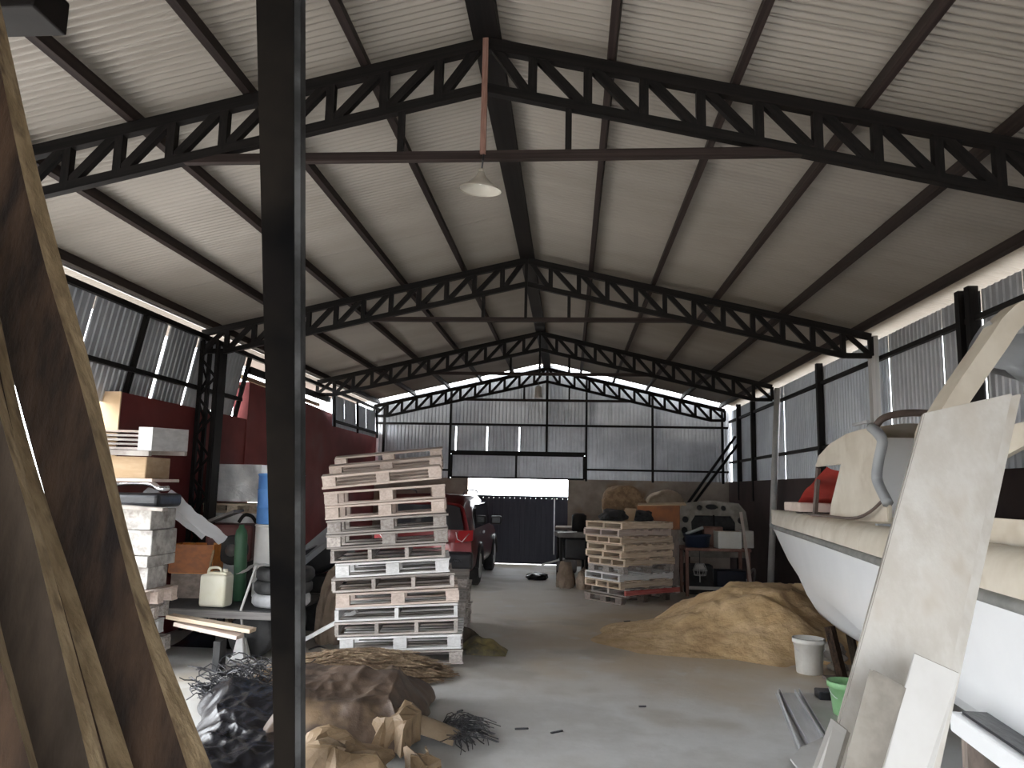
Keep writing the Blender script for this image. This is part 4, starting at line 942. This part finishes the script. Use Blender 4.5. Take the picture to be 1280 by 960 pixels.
# green gas cylinder, drums
gc = lathe('gas_cylinder', [(0.06, 0), (0.066, 0.01), (0.066, 0.68), (0.055, 0.74), (0.03, 0.77), (0.025, 0.80)], 'green_cyl', n=24, loc=(px(303, 690, Y=8.12).x, 8.12, DZ)); gc.rotation_euler = (0, radians(-2), 0); tag(gc, 'dark green gas cylinder standing beside the blue drum', 'gas cylinder')
DX = px(349, 640, Y=8.5).x
dr = empty('white_drum', (DX, 8.52, DZ), 0, 'white drum standing under the blue drum behind the steel post', 'drum'); lathe('body', [(0.24, 0), (0.25, 0.01), (0.25, 0.27), (0.258, 0.28), (0.25, 0.29), (0.25, 0.78), (0.24, 0.79)], 'drum_white', dr, n=32); lathe('rim', [(0.25, 0.77), (0.26, 0.78), (0.25, 0.795)], 'drum_white', dr, n=32, cap=False)
dr = empty('blue_drum', (DX, 8.52, DZ + 0.80), 0, 'blue metal drum stacked on the white drum behind the steel post', 'drum'); lathe('body', [(0.24, 0), (0.25, 0.01), (0.25, 0.17), (0.26, 0.18), (0.25, 0.19), (0.25, 0.37), (0.26, 0.38), (0.25, 0.39), (0.25, 0.54), (0.24, 0.55)], 'blue_paint', dr, n=32); lathe('rim', [(0.25, 0.53), (0.262, 0.545), (0.25, 0.56)], 'blue_paint', dr, n=32, cap=False); lathe('bung', [(0.02, 0.55), (0.025, 0.57), (0.015, 0.575)], 'steel_black', dr, n=10, loc=(0.12, 0.0, 0))
# planks and litter below the trailer
for i, (xa, ya, xb, yb, Yd, m) in enumerate(((212, 770, 316, 788, 7.22, 'pallet_tan'), (222, 779, 300, 796, 7.18, 'pallet_pink'))):
    a, b = px(xa, ya, Y=Yd), px(xb, yb, Y=Yd - .1); o = bar('loose_plank', a, b, 0.12, 0.035, m); tag(o, ('longer tan plank resting under the trailer edge', 'shorter pinkish plank under the tan one by the trailer')[i], 'plank', 'planks by the trailer')
a = px(262, 792, Y=7.2); o = rbox('timber_bearer', (0.07, 0.14, max(.05, a.z - .06)), (a.x + .1, 7.22, max(.05, a.z - .06) / 2), 'rubber', bev=.006); tag(o, 'dark bearer block under the loose planks by the trailer', 'block')
g = px(262, 806, z=0); o = grid('black_plastic_scrap', lambda u, v: Vector((g.x - .35 + .7 * u, g.y - .2 + .4 * v, .01 + .13 * sin(u * pi) * sin(v * pi) * (1 + noise.noise(Vector((u * 6, v * 6, 3)))))), 18, 12, 'black_film'); tag(o, 'crumpled black plastic scrap on the floor under the planks', 'plastic')
g = px(297, 803, z=0); o = chunk((g.x, g.y, 0), (.05, .04, .02), 9, 'orange_bit'); o.name = 'orange_scrap'; tag(o, 'small bright orange scrap on the floor before the trailer', 'scrap')
o = tube('loose_hose', smooth_path([px(*p, z=.012) for p in ((228, 808), (250, 800), (272, 806), (285, 822), (300, 836))], 6), 0.01, 'rubber_dusty', n=6); tag(o, 'thin pale hose curving over the floor before the trailer', 'hose')
o = tube('black_bent_rod', smooth_path([px(*p, z=.01) for p in ((386, 812), (400, 808), (412, 814))], 4), 0.008, 'wire_black', n=6); tag(o, 'short black bent rod on the floor left of the tall pallets', 'rod')
# dark things between post and stack
t = empty('black_engine_hood', (-3.08, 9.22, 0), 0, 'black tilted car hood with a pale edge behind the tall pallets', 'car part')
slab_pts = [px(372, 706, Y=9.15), px(413, 672, Y=9.2), px(413, 655, Y=9.5), px(372, 690, Y=9.45)]
V = [p - Vector(t.location) for p in slab_pts]; V += [v + Vector((0.02, 0.02, -0.06)) for v in V]
mesh_obj('pale_edge', V, [(0, 1, 2, 3), (7, 6, 5, 4), (0, 4, 5, 1), (1, 5, 6, 2), (2, 6, 7, 3), (3, 7, 4, 0)], 'boat_grey', t)
rbox('hood_panel', (0.62, 0.5, 0.34), (0.06, 0.25, 0.86), 'black_plastic', t, bev=0.06, rot=(0, radians(-24), 0)); box('stand', (0.60, 0.4, 0.64), (0.06, 0.25, 0.32), 'rubber', t)
o = chunk((-2.66, 8.62, 0.0), (.15, .15, .50), 4.0, 'sack_brown'); o.name = 'brown_sack'; tag(o, 'dull brown sack standing between the trailer and the tall pallets', 'sack')
a, b = px(380, 800, Y=8.05), px(446, 764, Y=7.95); o = bar('white_batten', (a.x, a.y, a.z), b, 0.05, 0.04, 'pallet_white'); tag(o, 'white batten sticking out of the tall stack beside the steel post', 'batten')

# ================================================================== STRAW, WIRES, TARPAULINS
def ribbons(name, n, place, mat, wid, seed):
    R = random.Random(seed); V, Fc = [], []
    for _ in range(n):
        pts = place(R); w = wid * R.uniform(.6, 1.3); k = len(V)
        d = (pts[-1] - pts[0]).normalized(); s = d.cross(Vector((R.uniform(-.5, .5), R.uniform(-.5, .5), 1))).normalized() * w / 2
        for p in pts: V += [p - s, p + s]
        for i in range(len(pts) - 1): Fc.append((k + 2 * i, k + 2 * i + 1, k + 2 * i + 3, k + 2 * i + 2))
    return mesh_obj(name, V, Fc, mat)
def strawz(x, y): 
    u = (x + 1.93) / 0.76; v = (y - 7.06 - 0.30 * (x + 1.93)) / 0.40
    return 0.26 * max(0, 1 - u * u - v * v) ** .7
def sp(R):
    while True:
        x, y = R.uniform(-2.65, -0.85), R.uniform(6.4, 7.8)
        if strawz(x, y) > 0.008: break
    a = R.gauss(0.30, 0.32); L = R.uniform(.15, .42); z = strawz(x, y) * R.uniform(.55, 1.05) + .006; P_ = []
    for k in (-1, -.33, .33, 1):
        X, Y_ = x + cos(a) * L / 2 * k, y + sin(a) * L / 2 * k; P_.append(Vector((X, Y_, max(.006, z + R.uniform(-.008, .012) - abs(k) * .02))))
    return P_
o = ribbons('straw_pile', 7000, sp, 'straw', 0.012, 5); tag(o, 'loose brown straw and palm fibre spread before the tall pallet stack', 'straw', kind='stuff')
o = grid('straw_mound', lambda u, v: Vector((-2.62 + 1.8 * u, 6.35 + 1.55 * v, strawz(-2.62 + 1.8 * u, 6.35 + 1.55 * v) * .72 - .004)), 30, 24, 'straw'); o.parent = bpy.data.objects['straw_pile']
def wires(name, c, rx, ry, h, n, r, mat, seed):
    R = random.Random(seed); V, Fc = [], []
    for _ in range(n):
        a = R.uniform(0, 2 * pi); q = sqrt(R.random()); p = Vector((c[0] + rx * q * cos(a), c[1] + ry * q * sin(a), 0)); hh = h * (1 - q * q) ; P_ = []
        d = R.uniform(0, 2 * pi); L = R.uniform(.12, .32); cur = R.uniform(-4, 4); p.z = .02 + hh * R.random()
        for k in range(6):
            P_.append(p.copy()); p = p + Vector((cos(d) * L / 5, sin(d) * L / 5, R.uniform(-.03, .035))); p.z = max(.012, p.z); d += cur / 5
        v, f = tube_geo(P_, r, 4); k0 = len(V); V += v; Fc += [tuple(i + k0 for i in g_) for g_ in f]
    return mesh_obj(name, V, Fc, mat)
g = px(285, 850, z=0.1); o = wires('wire_tangle', (-2.62, 6.45), 0.44, 0.36, 0.30, 330, 0.0048, 'wire_black', 2); tag(o, 'tangle of black wires heaped behind the black plastic', 'wires', kind='stuff')
def drape(name, corners, nu, nv, hfn, mat, label, cat='tarpaulin', seed=0.0, crease=0.05, flat=False, off=0.0):
    """crumpled sheet over a floor quad (corner points in plan, order fl, fr, br, bl)"""
    A, B, C_, D = [Vector(c) for c in corners]; R = random.Random(int(seed * 10) + 1)
    def rid(x, y, s): return 1 - 2 * abs(noise.noise(Vector((x, y, s))))
    def fn(u, v):
        e = Vector((noise.noise(Vector((u * 4, v * 4, seed + 9))), noise.noise(Vector((u * 4, v * 4, seed + 19))))) * 0.10
        p = A.lerp(B, u).lerp(D.lerp(C_, u), v) + e
        k = min(1, 6 * min(u, 1 - u, v, 1 - v)) ** .7
        z = hfn(u, v) * k * (0.85 + 0.3 * noise.noise(Vector((p.x * 1.7, p.y * 1.7, seed))))
        a = 0.6 + seed; X, Y_ = p.x * cos(a) - p.y * sin(a), p.x * sin(a) + p.y * cos(a)
        z += crease * (rid(X * 1.3, Y_ * 4.5, seed + 1) + .6 * rid(X * 6, Y_ * 2.6, seed + 2) + .3 * rid(X * 9, Y_ * 11, seed + 3)) * (0.35 + 0.65 * k)
        if flat: z += R.uniform(-.010, .010)
        return Vector((p.x, p.y, max(0.004, z) + off))
    o = grid(name, fn, nu, nv, mat, smooth=not flat); return tag(o, label, cat)
drape('black_sheeting', ((-2.15, 4.2), (-1.35, 4.25), (-1.75, 6.25), (-2.95, 6.35)), 80, 100, lambda u, v: 0.08 + 0.13 * v, 'black_film', 'glossy black plastic sheeting crumpled on the floor by the timbers', 'plastic sheet', 3.0, 0.04)
drape('brown_tarpaulin', ((-1.95, 4.95), (-1.02, 5.1), (-1.10, 6.55), (-2.35, 6.45)), 90, 90, lambda u, v: 0.20 + 0.16 * sin(pi * v), 'tarp_brown', 'heap of brown tarpaulin folded on the floor behind the steel post', 'tarpaulin', 1.0, 0.028, off=.03)
drape('tan_paper_sheet', ((-1.62, 4.40), (-1.02, 4.50), (-1.12, 5.0), (-1.66, 4.95)), 13, 11, lambda u, v: 0.12 + 0.05 * sin(5 * u), 'tarp_tan', 'largest crumpled tan kraft paper sheet in front of the brown tarpaulin', 'paper', 6.0, 0.05, True, off=.05)
drape('tan_paper_sheet', ((-1.28, 5.10), (-1.02, 5.05), (-1.04, 5.45), (-1.26, 5.45)), 8, 9, lambda u, v: 0.22, 'tarp_tan', 'small crumpled tan paper propped at the right side of the tarpaulin', 'paper', 7.3, 0.06, True, off=.03)
drape('tan_paper_sheet', ((-0.95, 4.62), (-0.74, 4.70), (-0.84, 5.05), (-1.0, 4.98)), 7, 8, lambda u, v: 0.10, 'tarp_tan', 'smallest tan paper scrap lying nearest the bare floor', 'paper', 8.1, 0.05, True)
# palm sheath with a frayed black end
t = empty('palm_sheath', (-1.0, 5.7, 0), 0, 'dry brown palm sheath with a frayed dark end on the bare floor', 'palm leaf')
pa = [px(462, 892, z=.20), px(500, 898, z=.17), px(540, 910, z=.09), px(574, 924, z=.03)]
V, Fc = [], []; pp = smooth_path(pa, 5)
for i, p in enumerate(pp):
    w = 0.15 * (1 - 0.45 * i / len(pp))
    for k in range(7): 
        a = pi * k / 6; V.append(p + Vector((0.35 * w * cos(a), w * cos(a), 0.07 * sin(a) - 0.02)) - Vector(t.location))
for i in range(len(pp) - 1):
    for k in range(6): Fc.append((i * 7 + k, i * 7 + k + 1, i * 7 + 8 + k, i * 7 + 7 + k))
mesh_obj('sheath', V, Fc, 'palm', t, True)
R = random.Random(4); V, Fc = [], []
for _ in range(90):
    s_ = px(R.uniform(548, 575), R.uniform(905, 928), z=.03); d = R.uniform(-1.3, 1.6); P_ = [s_ + Vector((cos(d) * q * .3 * R.uniform(.8, 1.2), sin(d) * q * .3, .05 * sin(q * 3) + .01 * R.random())) for q in (0, .25, .5, .75, 1)]
    P_ = [Vector((p.x, p.y, max(.006, p.z))) - Vector(t.location) for p in P_]; v, f = tube_geo(P_, .0035, 4); k0 = len(V); V += v; Fc += [tuple(i + k0 for i in g_) for g_ in f]
tag(mesh_obj('frayed_fibres', V, Fc, 'wire_black', t), kind='stuff')
# yellow black bag beside the stack
g = px(602, 816, z=0); o = grid('yellow_bag', lambda u, v: Vector((g.x - .27 + .54 * u, g.y - .16 + .34 * v, .004 + (.15 * sin(pi * u) ** .5 * sin(pi * v) ** .5) * (.8 + .5 * noise.noise(Vector((u * 4, v * 4, 7)))))), 26, 18, 'bag_yellow'); tag(o, 'crumpled dull yellow bag on the floor right of the tall stack', 'bag')
g = px(582, 803, z=0); o = grid('dark_sack', lambda u, v: Vector((g.x - .16 + .32 * u, g.y - .12 + .3 * v, .004 + (.17 * sin(pi * u) ** .5 * sin(pi * v) ** .5) * (.8 + .5 * noise.noise(Vector((u * 4, v * 4, 1)))))), 20, 16, 'sack_dark'); tag(o, 'dark limp sack between the yellow bag and the tall stack', 'sack')

# ================================================================== FAR RIGHT CORNER
Zp = Z2 + 0.004
def on2(a, b, z=Zp): c = cn + ex * (-0.41 + a) + ey * (0.6 + b); return (c.x, c.y, z)
o = chunk(on2(-.12, -.25), (.22, .26, .13), 2.0, 'rubber'); o.name = 'black_sack'; tag(o, 'black bulging sack on the near end of the right pallet stack', 'sack')
o = chunk(on2(.0, .28), (.20, .30, .11), 6.0, 'rubber'); o.name = 'black_sack'; tag(o, 'black slumped sack in the middle of the right pallet stack', 'sack')
o = slab('carton_flap', [on2(-.10, -.12), on2(.16, -.06), Vector(on2(.10, .06)) + Vector((0, 0, .2)), Vector(on2(-.10, 0)) + Vector((0, 0, .2))], .012, 'cardboard', 'folded cardboard sheet standing between the two black sacks', cat='cardboard')
t = empty('orange_carton', (1.60, 14.05, 0), radians(-6), 'large rusty orange carton behind the right pallet stack', 'box')
rbox('body', (0.74, 0.5, 0.42), (0, 0, 1.30), 'orange_box', t, bev=0.01); box('lid', (0.84, 0.5, 0.02), (0.06, -0.03, 1.525), 'cardboard', t, rot=(radians(3), radians(-2), 0)); box('crate_stand', (0.7, 0.46, 1.09), (0, 0, 0.545), 'pallet_dark', t)
# rolls on a bench along the end wall
t = empty('work_bench', (1.15, 17.0, 0), 0, 'plain wooden bench along the end wall under the brown rolls', 'bench')
rbox('bench_top', (2.9, 0.9, 0.05), (0, 0, 0.92), 'pallet_dark', t, bev=0.008)
for x in (-1.3, 0, 1.3):
    for y in (-.36, .36): box('leg', (0.09, 0.09, 0.895), (x, y, 0.4475), 'pallet_dark', t)
def roll(x, y, r, d, mat, label):
    t = empty('burlap_roll', (x, y, 0.947), 0, label, 'roll', 'brown rolls on the wall bench')
    n, m = 40, 12; V, Fc = [], []
    prof = [(0.03, -.5)] + [(r * (k + 1) / 7, -.5 - (.03 if k % 2 else 0)) for k in range(7)] + [(r * 1.03, -.2), (r, .2), (r * .96, .5), (0.03, .5)]
    for a_, w in prof:
        for k in range(n):
            an = 2 * pi * k / n; q = a_ * (1 + .24 * noise.noise(Vector((cos(an) * 1.6, sin(an) * 1.6, w + r * 9))) + 0.08 * noise.noise(Vector((cos(an) * 6, sin(an) * 6, w * 3))))
            V.append((q * cos(an), w * d + .04 * noise.noise(Vector((q * 5, an, w))), max(0.0, r * .97 + q * sin(an) * .97)))
    for i in range(len(prof) - 1):
        for k in range(n): Fc.append((i * n + k, i * n + (k + 1) % n, (i + 1) * n + (k + 1) % n, (i + 1) * n + k))
    mesh_obj('coil', V, Fc, mat, t, True)
    return t
p = px(779, 632, Y=16.7); roll(p.x, 16.85, 0.47, 0.6, 'burlap', 'large round brown burlap roll above the right pallet stack')
p = px(825, 632, Y=17.2); roll(p.x + .06, 17.28, 0.43, 0.5, 'burlap_pale', 'paler brown roll behind the large burlap roll'); bpy.data.objects['burlap_roll.001'].location.x = p.x + .10
# rusty table with its load
t = empty('rusty_table', (2.52, 13.75, 0), radians(2), 'rusty steel table frame behind the sand heap', 'table')
for x in (-.52, .52):
    for y in (-.28, .28): box('leg', (0.05, 0.05, 0.76), (x, y, 0.38), 'rust', t)
rbox('table_top', (1.12, 0.66, 0.05), (0, 0, 0.785), 'rust', t, bev=0.006)
for y in (-.28, .28): bar('stretcher', (-.52, y, 0.14), (.52, y, 0.14), .04, .05, 'steel_grey' if y < 0 else 'rust', t)
TZ = 0.812
tb = empty('blue_tub', (2.22, 13.66, TZ), 0, 'dark blue plastic tub on the rusty table', 'tub'); lathe('body', [(0.18, 0), (0.20, 0.01), (0.225, 0.20), (0.235, 0.21), (0.225, 0.21), (0.19, 0.02)], 'blue_tub', tb, n=28); lathe('rim', [(0.225, .18), (0.24, .19), (0.24, .215), (0.225, .215)], 'blue_tub', tb, n=28, cap=False)
wbx = empty('white_carton', (2.72, 13.58, TZ), radians(3), 'white carton box on the rusty table', 'box'); rbox('body', (0.40, 0.34, 0.28), (0, 0, 0.14), 'box_white', wbx, bev=0.006); box('lid_seam', (0.41, 0.05, 0.006), (0, 0, 0.282), 'cardboard', wbx)
o = rbox('white_crate', (0.20, 0.34, 0.29), (3.06, 13.80, TZ + .146), 'bucket_white', bev=0.01, rot=(0, 0, .15)); tag(o, 'smaller off-white crate at the table end behind the leaning stick', 'crate')
o = rbox('red_toolbox', (0.34, 0.2, 0.34), (2.54, 13.98, TZ + .171), 'rust', bev=0.02); tag(o, 'rusty red toolbox between the blue tub and white carton', 'toolbox')
o = tube('grey_tube_arm', smooth_path([(2.04, 13.7, TZ + .215), (2.16, 13.62, TZ + .27), (2.32, 13.66, TZ + .33)], 4), .028, 'alu', n=8); tag(o, 'short grey pipe elbow resting on the blue tub', 'pipe')
# fan like guard hanging below the table
ft = empty('cage_lamp', (2.22, 13.42, 0.36), 0, 'small wire cage work lamp hanging under the rusty table', 'work lamp')
for k in range(7): a = 2 * pi * k / 7; tube('cage_bar', [(.10 * cos(a), .10 * sin(a), 0), (.12 * cos(a), .12 * sin(a), .08), (.07 * cos(a), .07 * sin(a), .19)], .006, 'steel_grey', ft, n=5)
for z, r in ((0, .10), (.08, .12), (.19, .07)): tube('cage_ring', [(r * cos(a), r * sin(a), z) for a in [2 * pi * k / 16 for k in range(16)]], .006, 'steel_grey', ft, n=5, closed=True)
lathe('reflector', [(.10, .10), (.05, .18), (.02, .19)], 'steel_grey', ft, n=16); tube('cord', [(0, 0, .19), (0, 0.02, .40)], .006, 'wire_black', ft, n=5); tube('stem', [(0, 0, -.12), (0, 0, .0)], .01, 'steel_grey', ft, n=6)
o = rbox('dark_backing_box', (0.46, 0.36, 0.50), (2.26, 13.86, 0.25), 'rubber', bev=0.02); tag(o, 'added dark box filling the black space under the near half of the rusty table', 'crate')  # added box, its black stands in for the darkness under the table
o = rbox('blue_crate', (0.50, 0.36, 0.42), (2.80, 13.86, 0.21), 'blue_crate', bev=0.02); tag(o, 'dark blue crate standing under the far half of the rusty table', 'crate')
# stripped car hood standing behind the table
HO = [(-.62, 0), (-.66, .45), (-.60, .80), (-.50, .96), (0, 1.02), (.50, .97), (.62, .82), (.66, .45), (.62, 0)]
holes = [[(-.36, .18), (.40, .18), (.42, .62), (.34, .74), (-.30, .74), (-.38, .62)], circ(-.49, .30, .055, 10), circ(-.50, .46, .06, 8, .07), circ(-.48, .66, .06, 10), circ(-.22, .88, .05, 10), circ(0, .90, .11, 12, .05), circ(.22, .88, .05, 10), circ(.52, .66, .06, 10), circ(.53, .42, .05, 8), circ(-.48, .12, .06, 10)]
t = empty('car_hood', (2.60, 14.22, 0.60), 0, 'stripped grey car hood with round cut-outs standing behind the table', 'car part'); t.rotation_euler = (radians(-8), 0, radians(2))
plate('inner_frame', HO, 'Y', 0, .04, 'hood_grey', t, holes=holes); plate('outer_skin', [(x * .98, z) for x, z in HO], 'Y', .07, .08, 'rubber', t); bar('centre_rib', (.03, -.01, .18), (.03, -.01, .75), .03, .02, 'steel_black', t, up=(0, 1, 0))
for x in (-.45, .45): box('stand_leg', (.06, .10, .62), (x, .10, -.29), 'steel_black', t, rot=(radians(8), 0, 0))
# leaning stick and two black pipes
a, b = px(926, 640, Y=13.35), px(939, 735, Y=13.2); b = a + (b - a) * ((a.z - .01) / (a.z - b.z)); o = bar('leaning_stick', a, b, .045, .03, 'pallet_pink'); tag(o, 'pale wooden stick leaning on the rusty table end', 'stick')
for i, (xa, ya, xb, yb, m) in enumerate(((919, 546, 845, 650, 0), (922, 556, 862, 636, 0))):
    a, b = px(xa, ya, X=3.56), px(xb, yb, Y=15.6 + .5 * i); b = a + (b - a) * ((a.z - .02) / (a.z - b.z)); o = tube('black_pipe', [a, b], .03, 'steel_black', n=8); tag(o, ('upper of two long black pipes leaning in the far corner', 'lower of two long black pipes leaning in the far corner')[i], 'pipe', 'black pipes in the far corner')
o = tube('coiled_hose', [(3.22 + .02 * k * 0 + .06 * sin(a), 14.1 + .20 * cos(a), .75 + .20 * sin(a)) for k, a in enumerate([2 * pi * j / 24 for j in range(24)])], .02, 'machine_grey', n=6, closed=True); o.location.z = -.53 ; tag(o, 'grey hose coil standing beyond the rusty table', 'hose')
# machine by the gate
t = empty('old_machine', (0.02, 14.6, 0), radians(10), 'old dark workshop machine on a trolley between gate and pallets', 'machine')
rbox('machine_bed', (0.62, 0.5, 0.10), (0.04, 0, 0.92), 'machine_grey', t, bev=.02); rbox('machine_body', (0.46, 0.42, 0.40), (0.10, 0.05, 0.66), 'black_plastic', t, bev=.04)
rbox('gearbox', (0.34, 0.34, 0.26), (-0.05, 0.06, 0.34), 'machine_grey', t, bev=.05)
lathe('motor', [(.10, 0), (.14, .02), (.14, .30), (.08, .34)], 'steel_black', t, n=20, loc=(.16, -.05, .97)); bar('lever', (-.55, -.1, .36), (.02, -.1, .52), .03, .03, 'steel_grey', t)
for x in (-.2, .28):
    for y in (-.18, .18): box('leg', (.05, .05, .90), (x, y, .45), 'steel_black', t)
bar('guide_rail', (-.28, -.26, .96), (.08, -.26, .98), .02, .015, 'alu', t)
for k in range(2): g = [(.22, -.52 + .0 * k, .16), ]
w = tube('trolley_wheel', [(.34, -.62 + .11 * cos(a), .13 + .12 * sin(a)) for a in [2 * pi * k / 18 for k in range(18)]], .018, 'rust', t, n=6, closed=True); bar('wheel_spoke', (.34, -.62, .02), (.34, -.62, .24), .015, .015, 'rust', w); bar('wheel_fork', (.34, -.62, .13), (.16, -.18, .22), .03, .03, 'rust', t)
o = chunk((-.06, 14.1, 0), (.17, .18, .30), 12.0, 'sack_brown'); o.name = 'brown_sack'; tag(o, 'brown sack slumped at the foot of the old machine', 'sack')
o = chunk((.26, 13.95, 0), (.14, .14, .24), 15.0, 'sack_brown'); o.name = 'paper_sack'; tag(o, 'pale brown paper sack in front of the old machine', 'sack')
o = chunk((-.62, 15.2, 0), (.22, .14, .09), 17.0, 'black_film'); o.name = 'black_bag'; tag(o, 'small black bag on the floor near the gate', 'bag')
# floor litter
for i, (x, y, ln, an, lb_) in enumerate(((652, 912, .05, .2, 'short dark nail-like scrap left of its twin on the bare floor'), (696, 916, .05, .6, 'short dark nail-like scrap right of its twin on the bare floor'), (575, 890, .03, 1.0, 'tiny dark scrap on the floor just above the frayed palm fibres'), (803, 884, .03, .1, 'tiny dark scrap alone in the middle of the floor'), (784, 777, .05, .4, 'small dark clod on the floor at the tip of the sand heap'))):
    g = px(x, y, z=0); o = bar('floor_scrap', (g.x - ln * cos(an), g.y - ln * sin(an), .006), (g.x + ln * cos(an), g.y + ln * sin(an), .008), .016, .010, 'wire_black'); tag(o, lb_, 'scrap', 'dark scraps on the floor')
